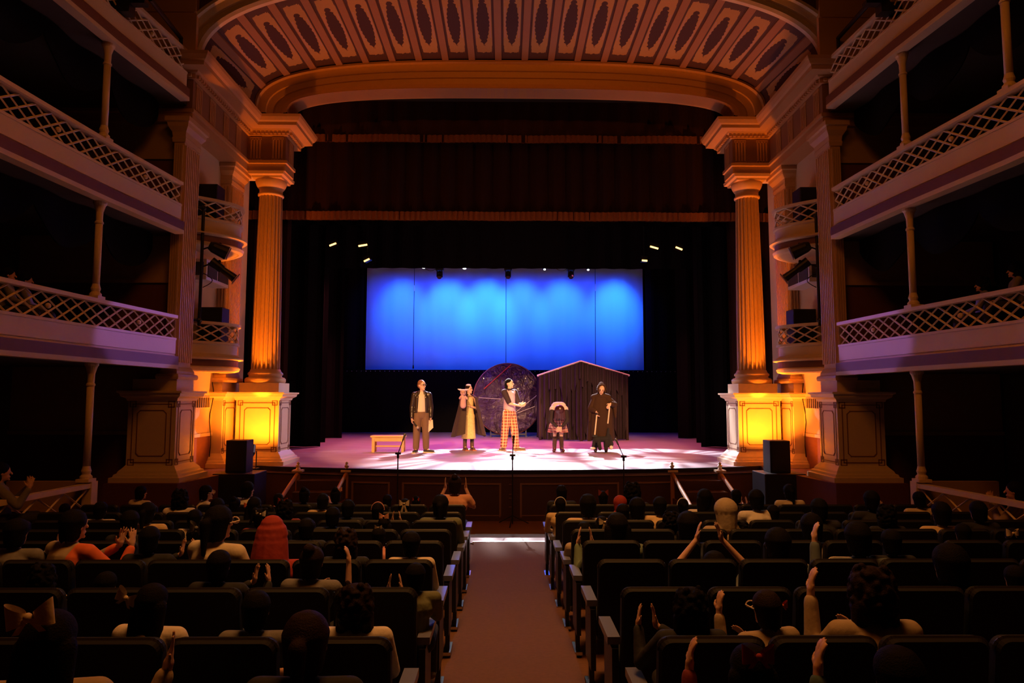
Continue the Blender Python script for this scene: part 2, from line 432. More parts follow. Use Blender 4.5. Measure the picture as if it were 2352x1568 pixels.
# ================= proscenium pedestals, columns =================
def rectpath(x0, x1, y0, y1): return [(x0, y0), (x1, y0), (x1, y1), (x0, y1)]
def pedestal(x0, x1, y0, y1, side, lab, faces, body_top=2.30):
    if side == 'right': pass
    loc = ((x0+x1)/2, (y0+y1)/2, 1.0)
    if side == 'right': loc = (mxx(loc[0], loc[1]), loc[1], 1.0)
    t = thing('column_pedestal', loc, lab, 'pedestal', 'pedestals of the proscenium')
    def fin(m, n, mt, **k):
        if side == 'right': mir(m)
        return m.build(n, mt, t, **k)
    m = MB(); m.sweep(rectpath(x0, x1, y0, y1), [(0, 1.2), (0, body_top), (-.2, body_top), (-.2, 1.2)], closed=True, side=1)
    m.b2(x0+.01, x1-.01, y0+.01, y1-.01, 1.15, 2.3); fin(m, 'body', CREAM)
    m = MB(); m.sweep(rectpath(x0, x1, y0, y1), [(-.1, 1.0), (.17, 1.0), (.17, 1.075), (.13, 1.085), (.12, 1.12), (.09, 1.135), (.075, 1.17), (.03, 1.22), (.0, 1.26), (-.1, 1.26)], closed=True); fin(m, 'base', CREAM)
    m = MB(); m.sweep(rectpath(x0, x1, y0, y1), [(-.1, 2.27), (.015, 2.27), (.03, 2.31), (.09, 2.345), (.10, 2.39), (.13, 2.40), (.13, 2.43), (-.1, 2.43)], closed=True)
    m.b2(x0, x1, y0, y1, 2.3, 2.432); fin(m, 'cap', CREAM)
    m = MB(); m.b2(x0+.03, x1-.03, y0+.04, y1-.04, 2.43, 2.62); fin(m, 'plinth', CREAM)
    # painted line frames
    m = MB()
    def frame(o, ux, w, nrm):
        o = Vector(o); ux = Vector(ux); uz = Vector((0, 0, 1)); nn = Vector(nrm)*.004
        def bar(a, b, t=.014):
            a = o+ux*a[0]+uz*a[1]+nn; b = o+ux*b[0]+uz*b[1]+nn
            m.box((a+b)/2, (abs((b-a).x)+(t if abs(ux.x) > 0 else .006), abs((b-a).y)+(t if abs(ux.y) > 0 else .006), abs((b-a).z)+t))
        i0, i1, j0, j1 = w*.10, w*.90, 1.30, 2.22
        for a, b in (((i0, j0), (i0, j1)), ((i1, j0), (i1, j1)), ((i0, j0), (i1, j0)), ((i0, j1), (i1, j1))): bar(a, b)
        q = .045
        for cx_, cz in ((i0, j0), (i1, j0), (i0, j1), (i1, j1)):
            for a, b in (((cx_-q, cz-q), (cx_+q, cz-q)), ((cx_-q, cz+q), (cx_+q, cz+q)), ((cx_-q, cz-q), (cx_-q, cz+q)), ((cx_+q, cz-q), (cx_+q, cz+q))): bar(a, b)
        i0, i1, j0, j1 = w*.20, w*.80, 1.40, 2.12; h = .045
        for a, b in (((i0, j0+h), (i0, j1-h)), ((i1, j0+h), (i1, j1-h)), ((i0+h, j0), (i1-h, j0)), ((i0+h, j1), (i1-h, j1))): bar(a, b)
        for sx_, x_ in ((1, i0), (-1, i1)):
            for sz_, z_ in ((1, j0), (-1, j1)):
                a = o+ux*(x_)+uz*(z_+sz_*h)+nn; b = o+ux*(x_+sx_*h)+uz*(z_)+nn
                m.tube(a, b, .008, .008, 5)
    if 'f' in faces: frame((x0, y0, 0), (1, 0, 0), x1-x0, (0, -1, 0))
    if 's' in faces: frame((x1, y0, 0), (0, 1, 0), y1-y0, (1, 0, 0))
    fin(m, 'painted_lines', LINE)
    return t

def fluted_column(cx, cy, lab, side):
    t = thing('fluted_column', (cx, cy, 2.62), lab, 'column', 'round fluted proscenium columns')
    b = MB(); b.lathe([(.385, 2.62), (.40, 2.65), (.40, 2.70), (.37, 2.73), (.33, 2.74), (.32, 2.77), (.345, 2.79), (.345, 2.82), (.31, 2.85), (.29, 2.90)], (cx, cy, 0), 48)
    b.build('base', COLP, t, smooth=True)
    s = MB(); NF = 20; K = 10; rings = []
    zs = [2.90+(6.50-2.90)*i/14 for i in range(15)]
    for z in zs:
        f = (z-2.9)/3.6; r = .282-.052*f**1.4
        for i in range(NF*K):
            a = 2*PI*i/(NF*K); ph = (i % K)/K
            fl_ = 0 if ph < .3 else min(1, 2.2*math.sin(PI*(ph-.3)/.7))
            rr = r-.042*fl_
            s.v.append(Vector((cx+rr*math.cos(a), cy+rr*math.sin(a), z)))
    n = NF*K
    for j in range(len(zs)-1):
        for i in range(n): s.f.append([j*n+i, j*n+(i+1) % n, (j+1)*n+(i+1) % n, (j+1)*n+i]); s.m.append(0)
    s.build('shaft', COLP, t)
    c = MB(); c.lathe([(.232, 6.50), (.26, 6.52), (.26, 6.55), (.232, 6.57), (.235, 6.66), (.26, 6.68), (.29, 6.73), (.315, 6.80), (.31, 6.84)], (cx, cy, 0), 48)
    c.build('echinus', COLP, t, smooth=True)
    a = MB(); a.sweep(rectpath(cx-.30, cx+.30, cy-.30, cy+.30), [(-.25, 6.84), (.0, 6.84), (.01, 6.88), (.06, 6.90), (.07, 6.96), (-.25, 6.96)], closed=True); a.b2(cx-.3, cx+.3, cy-.3, cy+.3, 6.845, 6.955)
    a.build('abacus', COLP, t)
    return t

def pier(x0, x1, y0, y1, side, lab, name):
    loc = Vector(((x0+x1)/2, (y0+y1)/2, 2.62)); 
    if side == 'right': loc.x = mxx(loc.x, loc.y)
    t = thing(name, loc, lab, 'pier', 'square fluted proscenium piers')
    def fin(m, n, mt):
        if side == 'right': mir(m)
        return m.build(n, mt, t)
    m = MB(); m.sweep(rectpath(x0, x1, y0, y1), [(-.1, 2.62), (.09, 2.62), (.10, 2.66), (.09, 2.70), (.05, 2.71), (.05, 2.75), (.015, 2.82), (-.1, 2.82)], closed=True); fin(m, 'base', COLP)
    m = MB(); m.b2(x0, x1, y0, y1, 2.62, 6.95)
    for (o, u, L, nn) in ((Vector((x1, y0, 0)), Vector((0, 1, 0)), y1-y0, Vector((1, 0, 0))), (Vector((x0, y0, 0)), Vector((1, 0, 0)), x1-x0, Vector((0, -1, 0)))):
        k = max(3, round(L/.075)); e = .03
        for i in range(k+1):
            p = o+u*(e+(L-2*e)*i/k)
            m.box((p.x, p.y, 4.7), (.03 if u.x else .06, .03 if u.y else .06, 3.6))
    fin(m, 'shaft', COLP)
    m = MB(); m.sweep(rectpath(x0, x1, y0, y1), [(-.1, 6.55), (.02, 6.55), (.03, 6.62), (.02, 6.64), (.03, 6.72), (.08, 6.80), (.09, 6.86), (.12, 6.88), (.12, 6.955), (-.1, 6.955)], closed=True); fin(m, 'capital', COLP)
    return t

for nm in ('left', 'right'):
    pedestal(-5.46, -4.61, 13.70, 14.45, nm, nm+' inner pedestal, brightly lit yellow, under the round fluted column', 'fs')
    pedestal(-6.12, -5.36, 11.0, 11.68, nm, nm+' outer pedestal with painted brown frames, below the square pier', 'fs')
    pedestal(-5.86, -5.55, 13.25, 14.0, nm, nm+' narrow pedestal against the side wall, half hidden by the loudspeaker', 's')
    x = -5.03 if nm == 'left' else 4.99
    fluted_column(x, 14.08, nm+' round fluted column glowing amber beside the stage opening', nm)
    pier(-5.62, -5.45, 11.10, 11.62, nm, nm+' square fluted pier where the balconies end', 'fluted_pier')
    pier(-5.80, -5.56, 13.32, 13.92, nm, nm+' fluted wall pilaster behind the curved box balconies', 'fluted_pilaster')

# side walls of the stage boxes
for nm in ('left', 'right'):
    w = MB()
    w.b2(-5.95, -5.76, 11.62, 14.8, .98, 1.62, 1); w.b2(-5.95, -5.76, 11.62, 14.8, 1.62, 7.4, 0)
    w.b2(-5.76, -5.72, 11.68, 13.3, 1.60, 1.66, 0)
    if nm == 'right': mir(w)
    struct(w, 'wall_box_'+nm, [CREAM2, mat('rust_dado_paint', (.30, .11, .06), .7, noise_amt=.1)])
    # vent grille
    g = MB(); yv = 12.55
    t = thing('wall_vent', (-5.75 if nm == 'left' else mxx(-5.75, yv), yv, 2.2), nm+' slatted air vent low on the box wall', 'vent', 'wall vents')
    g.b2(-5.765, -5.735, 12.0, 13.15, 2.12, 2.34)
    if nm == 'right': mir(g)
    g.build('frame', CREAM, t)
    g = MB(); g.b2(-5.74, -5.73, 12.03, 13.12, 2.14, 2.32)
    if nm == 'right': mir(g)
    g.build('recess', DARKGAP, t)
    g = MB()
    for i in range(12): g.b2(-5.735, -5.72, 12.05+.09*i, 12.08+.09*i, 2.14, 2.32)
    if nm == 'right': mir(g)
    g.build('slats', TAN, t)
    # air conditioner on a bracket
    t = thing('air_conditioner', (-5.7 if nm == 'left' else mxx(-5.7, 12.6), 12.6, 4.55), nm+' white air conditioner mounted between the two box balconies', 'air conditioner', 'air conditioners')
    g = MB(); g.b2(-5.76, -5.45, 12.1, 13.1, 4.42, 4.80)
    if nm == 'right': mir(g)
    g.build('casing', WHITEP, t, mod='bevel')
    g = MB(); g.b2(-5.452, -5.44, 12.15, 12.55, 4.48, 4.74); g.b2(-5.452, -5.44, 12.6, 13.05, 4.48, 4.74); g.b2(-5.7, -5.5, 12.092, 12.102, 4.5, 4.74)
    if nm == 'right': mir(g)
    g.build('grille', DARKGAP, t)

# ================= entablature =================
for nm in ('left', 'right'):
    path = [(-8.2, 11.22), (-5.40, 11.22), (-5.40, 13.72), (-4.63, 13.72), (-4.63, 14.28)]; path2 = path[:4]+[(-4.63, 14.6)]
    t = thing('entablature', (-5.2 if nm == 'left' else mxx(-5.2, 13), 13, 7.5), nm+' entablature with stepped cornice, dentils and triglyphs over the columns', 'entablature', 'entablatures beside the arch')
    def fin(m, n, mt, **k):
        if nm == 'right': mir(m)
        return m.build(n, mt, t, **k)
    m = MB(); m.sweep(path, [(0, 6.955), (.0, 7.10), (.035, 7.11), (.035, 7.17), (-.34, 7.17), (-.34, 6.955)]); fin(m, 'architrave', OCHRE)
    m = MB(); m.sweep(path, [(-.01, 7.16), (-.01, 7.70), (-.4, 7.70), (-.4, 7.16)]); fin(m, 'frieze', FRZ)
    def trig(x, y, ax):
        m = MB()
        for q in (-.09, -.03, .03, .09):
            m.box((x+(q if ax == 'x' else 0), y+(q if ax == 'y' else 0), 7.41), (.034 if ax == 'x' else .03, .03 if ax == 'x' else .034, .44))
        m.box((x, y, 7.64), (.24 if ax == 'x' else .03, .03 if ax == 'x' else .24, .05)); m.box((x, y, 7.19), (.24 if ax == 'x' else .03, .03 if ax == 'x' else .24, .04)); fin(m, 'triglyph', OCHRE)
    for x, y, ax in ((-4.80, 13.73, 'x'), (-5.25, 13.73, 'x'), (-5.41, 13.2, 'y'), (-5.41, 12.6, 'y'), (-5.41, 12.0, 'y'), (-5.41, 11.45, 'y'), (-4.64, 14.05, 'y')): trig(x, y, ax)
    def dent(x, y):
        m = MB(); m.box((x, y, 7.735), (.052, .052, .05)); fin(m, 'dentil', OCHRE)
    for q in range(9): dent(-5.26+.085*q, 13.66)
    for q in range(28): dent(-5.34, 11.26+.085*q)
    for q in range(9): dent(-4.54, 13.76+.085*q)
    for q in range(10): dent(-6.2+.085*q, 11.16)
    m = MB(); m.sweep(path2, [(-.3, 7.69), (.04, 7.69), (.05, 7.765), (.10, 7.775), (.12, 7.80), (.29, 7.81), (.30, 7.87), (.34, 7.89), (.385, 7.95), (.40, 8.0), (-.4, 8.0), (-.4, 7.7)]); fin(m, 'cornice', OCHRE)
    # ceiling slab of the stage box between the piers
    m = MB(); m.b2(-5.8, -5.42, 11.2, 14.4, 6.96, 7.0); m.b2(-5.75, -4.67, 13.76, 14.28, 6.958, 7.0); fin(m, 'soffit', CREAM2)

# ================= proscenium arch with the panelled cove =================
def arcpts(a, b, nexp, z0, y, N=240):
    pts = []
    for i in range(N+1):
        t = PI*i/N; c = math.cos(t); s_ = math.sin(t)
        pts.append(Vector((-a*math.copysign(abs(c)**(2/nexp), c), y, z0+b*abs(s_)**(2/nexp))))
    L = [0]
    for p, q in zip(pts, pts[1:]): L.append(L[-1]+(q-p).length)
    return pts, L
def at(arc, s):
    pts, L = arc; t = s*L[-1]
    lo, hi = 0, len(L)-1
    while hi-lo > 1:
        m = (lo+hi)//2
        if L[m] <= t: lo = m
        else: hi = m
    k = (t-L[lo])/max(1e-9, L[lo+1]-L[lo]) if lo+1 < len(L) else 0
    return pts[lo].lerp(pts[min(lo+1, len(pts)-1)], k)
INN = arcpts(5.10, 1.06, 3.0, 8.0, 13.2); OUT = arcpts(5.32, 1.52, 2.4, 8.0, 11.2)
OUT2 = arcpts(5.62, 1.80, 2.4, 8.0, 11.12); OPEN = arcpts(4.48, .52, 3.0, 8.0, 13.25); OPENB = arcpts(4.48, .52, 3.0, 8.0, 13.72)
arch = thing('proscenium_arch', (0, 12.5, 8.0), 'wide flattened proscenium arch with a panelled cove of painted ornament', 'arch')
NP = 21
def cove_mat():
    m = bpy.data.materials.new('cove_panel_paint'); m.use_nodes = True; nt = m.node_tree; n = nt.nodes; k = nt.links; b = n['Principled BSDF']; b.inputs['Roughness'].default_value = .65
    uv = n.new('ShaderNodeUVMap'); sp = n.new('ShaderNodeSeparateXYZ'); k.new(uv.outputs[0], sp.inputs[0])
    def M(op, a, b2=None):
        q = n.new('ShaderNodeMath'); q.operation = op
        for i, v in enumerate((a, b2)):
            if v is None: continue
            if isinstance(v, (int, float)): q.inputs[i].default_value = v
            else: k.new(v, q.inputs[i])
        return q.outputs[0]
    def nz(s, amp, ox=0):
        mp = n.new('ShaderNodeMapping'); mp.inputs['Scale'].default_value = (1, 3.4, 1); mp.inputs['Location'].default_value = (ox, 0, 0); k.new(uv.outputs[0], mp.inputs[0])
        t = n.new('ShaderNodeTexNoise'); t.inputs['Scale'].default_value = s; t.inputs['Detail'].default_value = 3; k.new(mp.outputs[0], t.inputs['Vector'])
        return M('MULTIPLY', M('SUBTRACT', t.outputs['Fac'], .5), amp)
    U = M('ABSOLUTE', M('SUBTRACT', sp.outputs[0], .5)); V = M('ABSOLUTE', M('SUBTRACT', sp.outputs[1], .5))
    tooth = M('MULTIPLY', .035, M('SINE', M('MULTIPLY', sp.outputs[1], 120)))
    dia = M('LESS_THAN', M('ADD', M('ADD', M('POWER', M('DIVIDE', U, .27), 1.8), M('POWER', M('DIVIDE', V, .30), 1.5)), M('ADD', M('MULTIPLY', 2.2, tooth), nz(14, .5))), 1)
    # light islands beside the ornament
    bl = M('MULTIPLY', M('LESS_THAN', V, .20), M('MULTIPLY', M('GREATER_THAN', U, .27), M('LESS_THAN', U, .33)))
    side = M('GREATER_THAN', U, .37); line = M('MULTIPLY', M('GREATER_THAN', U, .415), M('LESS_THAN', U, .445))
    end = M('GREATER_THAN', M('ADD', V, M('ADD', nz(10, .05, 3), M('MULTIPLY', U, .0))), .405)
    cor = M('GREATER_THAN', M('ADD', M('MULTIPLY', M('SUBTRACT', U, .30), 3.0), M('ADD', M('SUBTRACT', V, .345), nz(16, .22, 5))), .13)
    cor = M('MULTIPLY', cor, M('GREATER_THAN', V, .30))
    brd = M('MAXIMUM', M('MAXIMUM', side, end), cor)
    edge = M('MAXIMUM', line, M('GREATER_THAN', M('ADD', V, 0), .485))
    def mix(f, A, B):
        q = n.new('ShaderNodeMix'); q.data_type = 'RGBA'; k.new(f, q.inputs['Factor'])
        for nm_, c in (('A', A), ('B', B)):
            if isinstance(c, tuple): q.inputs[nm_].default_value = (*c, 1)
            else: k.new(c, q.inputs[nm_])
        return q.outputs['Result']
    c = mix(bl, (.50, .30, .10), (.50, .30, .22)); c = mix(brd, c, (.085, .034, .020)); c = mix(dia, c, (.05, .012, .008)); c = mix(edge, c, (.05, .014, .010))
    k.new(c, b.inputs['Base Color'])
    return m
COVE = cove_mat()
def seg(i, e): return .0+(i+e)/NP
for i in range(NP):
    a0, a1 = seg(i, .10), seg(i, .90)
    m = MB()
    def f(u, v, dz=0.03):
        s_ = a0+(a1-a0)*u
        return at(INN, s_).lerp(at(OUT, s_), .01+.95*v)+Vector((0, 0, .03))
    m.grid(f, 4, 8, uv=True)
    for v in range(0): pass
    m.build('painted_panel', COVE, arch, fix=False)
for i in range(NP+1):
    m = MB(); c = i/NP; a0 = max(0, c-.12/NP); a1 = min(1, c+.12/NP)
    for v0 in range(8):
        q = []
        for s_, v in ((a0, v0/8), (a1, v0/8), (a1, (v0+1)/8), (a0, (v0+1)/8)): q.append(at(INN, s_).lerp(at(OUT, s_), v))
        up = Vector((0, 0, .05)); m.add(q+[x+up for x in q], [(0, 1, 2, 3), (4, 7, 6, 5), (0, 4, 5, 1), (1, 5, 6, 2), (2, 6, 7, 3), (3, 7, 4, 0)])
    m.build('rib', mat('rib_paint', (.36, .18, .08), .6, noise_amt=.05), arch)
m = MB(); m.grid(lambda u, v: at(INN, u).lerp(at(OUT, u), v)+Vector((0, 0, .06)), 84, 2); m.build('cove_shell', MAUVE, arch)
# moulded band round the opening
def band(A, B, prof, name, mt):
    """prof: [(t between A and B, y offset)]"""
    m = MB(); N = 120; K = len(prof)
    for i in range(N+1):
        a = at(A, i/N); b = at(B, i/N)
        for t, dy in prof:
            p = a.lerp(b, t); m.v.append(Vector((p.x, p.y+dy, p.z)))
    for i in range(N):
        for k in range(K-1): m.f.append([i*K+k, i*K+k+1, (i+1)*K+k+1, (i+1)*K+k]); m.m.append(0)
    return m.build(name, mt, arch)
band(INN, OPEN, [(-.04, .1), (-.04, 0), (.05, -.02), (.07, .05), (.30, .06), (.32, .09), (.52, .10), (.54, .13), (.74, .14), (.76, .10), (.84, .09), (.86, .04), (.95, .03), (1, .0), (1, .47)], 'moulded_band', mat('band_paint', (.60, .36, .14), .5, noise_amt=.04))
m = MB(); m.grid(lambda u, v: at(OPEN, u)+Vector((0, .45*v, 0)), 120, 1); m.build('soffit', mat('soffit_paint', (.50, .30, .24), .6), arch)
band(OUT, OUT2, [(-.06, .08), (-.06, 0), (.1, -.03), (.2, .01), (.45, .02), (.5, -.03), (.8, -.05), (.85, -.10), (1.0, -.10), (1, .1)], 'outer_moulding', CREAM2)
m = MB(); N = 120
for i in range(N+1):
    p = at(OUT2, i/N); m.v += [Vector((p.x*.99, 11.12, p.z)), Vector((p.x*1.6, 11.12, 12.6)) if abs(p.x) < 8 else Vector((p.x, 11.12, 12.6))]
for i in range(N): m.f.append([2*i, 2*i+1, 2*i+3, 2*i+2]); m.m.append(0)
struct(m, 'wall_above_arch', mat('maroon_spandrel_paint', (.13, .045, .03), .7, noise_amt=.1))
for nm in ('left', 'right'):
    m = MB(); m.b2(-8.2, -5.30, 10.98, 11.10, 8.75, 12.6)
    m.b2(-8.2, -5.30, 11.02, 11.10, 8.0, 8.75)
    if nm == 'right': mir(m)
    struct(m, 'wall_upper_'+nm, mat('upper_wall_paint', (.72, .44, .20), .7))

# ================= galleries =================
GL = [(-5.44, 10.98), (-5.60, 9.16), (-5.70, 7.35), (-5.74, 5.5), (-5.76, 3.6), (-5.78, 1.5)]
GR = [(5.33, 10.98), (5.41, 9.16), (5.55, 7.40), (5.60, 5.5), (5.64, 3.6), (5.66, 1.5)]
def lattice(m, path, z0, z1, pitch, w=.022, t=.014, rosette=True):
    """crossed bars between z0 and z1 along a plan polyline"""
    L = [0]
    for a, b in zip(path, path[1:]): L.append(L[-1]+(Vector(b)-Vector(a)).length)
    def pt(s, z):
        s = max(0, min(L[-1], s))
        for i in range(len(path)-1):
            if s <= L[i+1]+1e-9:
                k = (s-L[i])/(L[i+1]-L[i]); a = Vector(path[i]); b = Vector(path[i+1]); p = a.lerp(b, k); return Vector((p.x, p.y, z))
        p = path[-1]; return Vector((p[0], p[1], z))
    h = z1-z0; n = max(2, round(L[-1]/pitch)); pitch = L[-1]/n; run = pitch*2
    straight = len(path) == 2
    for i in range(-2, n+2):
        for d in (1, -1):
            s0 = i*pitch; s1 = s0+run
            pts = []; K = 1 if straight else 6
            for k in range(K+1):
                f = k/K; s = s0+(s1-s0)*f; z = (z0+h*f) if d > 0 else (z1-h*f)
                pts.append((s, z))
            c0 = max(0, min(L[-1], s0)); c1 = max(0, min(L[-1], s1))
            if c1-c0 < 1e-4: continue
            prev = None
            for k in range(K+1):
                s = c0+(c1-c0)*k/K; f = (s-s0)/(s1-s0); z = z0+h*f if d > 0 else z1-h*f
                p = pt(s, z)
                if prev is not None:
                    m.tube(prev, p, w*.62, w*.62, 4)
                prev = p
    if rosette:
        p = pt(L[-1]/2, (z0+z1)/2); m.ell(p, .035, 8, 6)
def gallery_front(t, path, zt, side, mirror_panels=True, dz=0):
    """zt = height of rail top above which nothing stands; builds rail, lattice, panels, frieze"""
    sd = 1 if side == 'right' else -1
    sd = -sd
    m = MB(); m.sweep(path, [(-.06, zt-.05), (-.06, zt), (.06, zt), (.06, zt-.05), (.03, zt-.055), (-.03, zt-.055)], side=sd); m.build('handrail', CREAM, t)
    segs = list(zip(path, path[1:]))
    for a, b in segs:
        m = MB(); lattice(m, [a, b], zt-.365, zt-.055, .26); m.build('lattice', CREAM, t)
    m = MB(); m.sweep(path, [(-.05, zt-.40), (-.05, zt-.365), (.045, zt-.365), (.045, zt-.39), (.02, zt-.40)], side=sd)
    m.sweep(path, [(0, zt-.40), (-.04, zt-.40), (-.04, zt-.62), (0, zt-.62)], side=sd)
    m.sweep(path, [(0, zt-.56), (.03, zt-.575), (.045, zt-.61), (.09, zt-.63), (.09, zt-.66), (-.04, zt-.66)], side=sd)
    # raised frames of the parapet panels
    for a, b in segs:
        a = Vector(a); b = Vector(b); d = b-a; L = d.length; d.normalize(); n = max(2, round(L/.6)); nr = Vector((d.y, -d.x))*sd
        rot = Matrix.Rotation(math.atan2(d.y, d.x), 3, 'Z')
        for i in range(n+1):
            p = a+d*(L*i/n)+nr*.012; m.box((p.x, p.y, zt-.48), (.06, .03, .16), rot=rot)
        for i in range(n):
            for z in (zt-.405, zt-.555):
                p = a+d*(L*(i+.5)/n)+nr*.012; m.box((p.x, p.y, z), (L/n, .03, .022), rot=rot)
    m.build('parapet_panels', CREAM, t)
    m = MB(); m.sweep(path, [(.03, zt-.66), (.03, zt-.80), (-.1, zt-.80), (-.1, zt-.66)], side=sd); m.build('frieze', MAUVE, t)
    m = MB(); m.sweep(path, [(.05, zt-.80), (.065, zt-.83), (.05, zt-.86), (-.1, zt-.86), (-.1, zt-.80)], side=sd); m.build('bottom_moulding', CREAM2, t)

tiers = {'left': (3.64, 5.83, 8.06), 'right': (3.555, 5.79, 8.0)}
for nm, path in (('left', GL), ('right', GR)):
    for ti, zt in enumerate(tiers[nm]):
        word = ('lowest', 'middle', 'top')[ti]
        t = thing('gallery', (path[1][0], path[1][1], zt-.86), f'{word} {nm} gallery with cream lattice railing and panelled parapet', 'gallery', 'galleries along the side walls')
        gallery_front(t, path, zt, nm)
        m = MB(); xo = -8.2 if nm == 'left' else 8.2
        v = [(x-(.06 if nm == 'right' else -.06)*-1, y) for x, y in path]
        v = [(x+(-.08 if nm == 'left' else .08), y) for x, y in path]+[(xo, path[-1][1]), (xo, 11.28), (v[0][0], 11.28)]
        v = [q for q in v]; k = len(v)
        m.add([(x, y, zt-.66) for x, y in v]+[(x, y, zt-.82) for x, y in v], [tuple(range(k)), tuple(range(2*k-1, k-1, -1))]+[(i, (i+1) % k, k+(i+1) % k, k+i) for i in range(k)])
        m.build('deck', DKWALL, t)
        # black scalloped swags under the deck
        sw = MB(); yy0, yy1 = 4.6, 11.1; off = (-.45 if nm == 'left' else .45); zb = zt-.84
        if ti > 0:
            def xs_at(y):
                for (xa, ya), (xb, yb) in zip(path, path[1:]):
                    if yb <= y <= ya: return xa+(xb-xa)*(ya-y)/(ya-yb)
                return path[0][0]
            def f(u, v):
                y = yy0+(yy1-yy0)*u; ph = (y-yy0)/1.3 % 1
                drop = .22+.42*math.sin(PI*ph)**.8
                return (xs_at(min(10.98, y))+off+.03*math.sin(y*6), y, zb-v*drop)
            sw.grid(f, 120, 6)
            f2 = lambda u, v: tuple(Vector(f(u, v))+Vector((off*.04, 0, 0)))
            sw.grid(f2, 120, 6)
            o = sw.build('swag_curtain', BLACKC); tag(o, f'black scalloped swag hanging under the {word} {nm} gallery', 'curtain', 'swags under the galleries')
    # iron columns
    zb0 = 1.22; ztop = tiers[nm]
    for bi in (1, 2):
        x, y = path[bi]
        for lv, (za, zb) in enumerate(((zb0, ztop[0]-.86), (ztop[0], ztop[1]-.86), (ztop[1], ztop[2]-.86))):
            if bi == 2 and nm == 'left': continue
            if bi == 2 and lv < 2: continue
            xx = x+(-.03 if nm == 'left' else .03)
            where = ('from the ground box rail', 'between lowest and middle gallery', 'between middle and top gallery')[lv]
            near = 'nearest the pier' if bi == 1 else 'at the right picture edge'
            t = thing('iron_column', (xx, y, za), f'slender painted iron column, {nm} side, {where}, {near}', 'column', 'iron columns holding the galleries')
            m = MB(); m.box((xx, y, za+.02), (.17, .17, .04)); m.lathe([(.075, .04), (.075, .07), (.05, .10), (.062, .14), (.05, .18), (.042, .22)], (xx, y, za), 16); m.build('base', CREAM, t)
            m = MB(); m.lathe([(.045, za+.2), (.045, zb-.28)], (xx, y, 0), 16); m.build('shaft', CREAM, t, smooth=True)
            m = MB(); m.lathe([(.055, zb-.30), (.055, zb-.28), (.042, zb-.26), (.045, zb-.14), (.07, zb-.05), (.085, zb-.03), (.085, zb)], (xx, y, 0), 16); m.build('capital', CREAM, t)
# little posts dividing the railing bays, in the ground boxes too
for nm, path in (('left', GL), ('right', GR)):
    t = thing('box_railing', (path[1][0], path[1][1], fz(path[1][1])), f'{nm} ground floor box railing with lattice below a sloping handrail', 'railing', 'ground floor box railings')
    sd = -1 if nm == 'right' else 1
    zt = 1.20; pp = path[1:5]
    m = MB(); m.sweep(pp, [(-.05, zt-.06), (-.05, zt), (.06, zt), (.06, zt-.06)], side=sd); m.build('handrail', CREAM, t)
    m = MB()
    for a, b in zip(pp, pp[1:]): lattice(m, [a, b], .55, zt-.07, .42)
    m.build('lattice', CREAM, t)
    m = MB(); m.sweep(pp, [(-.04, .35), (-.04, .55), (.04, .55), (.04, .35)], side=sd); m.build('bottom_rail', CREAM, t)
    m = MB(); m.b2(pp[0][0]-.06, pp[0][0]+.06, pp[0][1]-.02, pp[0][1]+.12, .08, zt+.02); m.build('end_post', CREAM, t)
    w = MB(); xo = -8.2 if nm == 'left' else 8.2
    w.b2(pp[0][0]+(-.05 if nm == 'left' else .05), pp[0][0]+(-1.15 if nm == 'left' else 1.15), pp[0][1]+.12, pp[0][1]+.20, .08, 1.21)
    tag(w.build('box_partition', TAN), f'low partition behind the {nm} ground box railing, by the iron column', 'partition')
    m = MB(); m.b2(path[1][0]+(-.06 if nm == 'left' else .06), xo, 1.5, 9.2, fz(8)-.05, fz(8)+.25)
    struct(m, 'floor_boxes_'+nm, DKRED)

# curved box balconies
for nm in ('left', 'right'):
    for zt, word in ((3.66, 'lower'), (5.86, 'upper')):
        t = thing('box_balcony', (-5.4 if nm == 'left' else mxx(-5.4, 12.6), 12.6, zt-.86), f'{word} {nm} curved box balcony with lattice railing beside the stage', 'balcony', 'curved box balconies')
        path = [(-5.76+.70*math.sin(PI*i/20)**.9, 11.72+1.66*i/20) for i in range(21)]
        def fin(m, n, mt):
            if nm == 'right': mir(m)
            return m.build(n, mt, t)
        m = MB(); m.sweep(path, [(-.05, zt-.05), (-.05, zt), (.05, zt), (.05, zt-.05)], side=1); fin(m, 'handrail', CREAM)
        m = MB(); lattice(m, path, zt-.36, zt-.05, .30, rosette=False); fin(m, 'lattice', CREAM)
        m = MB(); m.sweep(path, [(-.04, zt-.39), (-.04, zt-.35), (.04, zt-.35), (.04, zt-.39), (0, zt-.40), (0, zt-.56), (.05, zt-.60), (.11, zt-.63), (.11, zt-.655), (.03, zt-.67), (-.06, zt-.67)]); fin(m, 'parapet', CREAM)
        m = MB(); m.sweep(path, [(.02, zt-.66), (.02, zt-.79), (-.06, zt-.79), (-.06, zt-.66)]); fin(m, 'frieze', MAUVE)
        m = MB(); m.sweep(path, [(.03, zt-.785), (.06, zt-.81), (.04, zt-.86), (-.03, zt-.88), (-.06, zt-.86), (-.06, zt-.785)]); fin(m, 'bottom_moulding', CREAM)
        m = MB(); k = len(path); m.add([(x, y, zt-.80) for x, y in path]+[(x, y, zt-.865) for x, y in path], [tuple(range(k)), tuple(range(2*k-1, k-1, -1))]+[(i, (i+1) % k, k+(i+1) % k, k+i) for i in range(k)]); fin(m, 'deck', CREAM2)

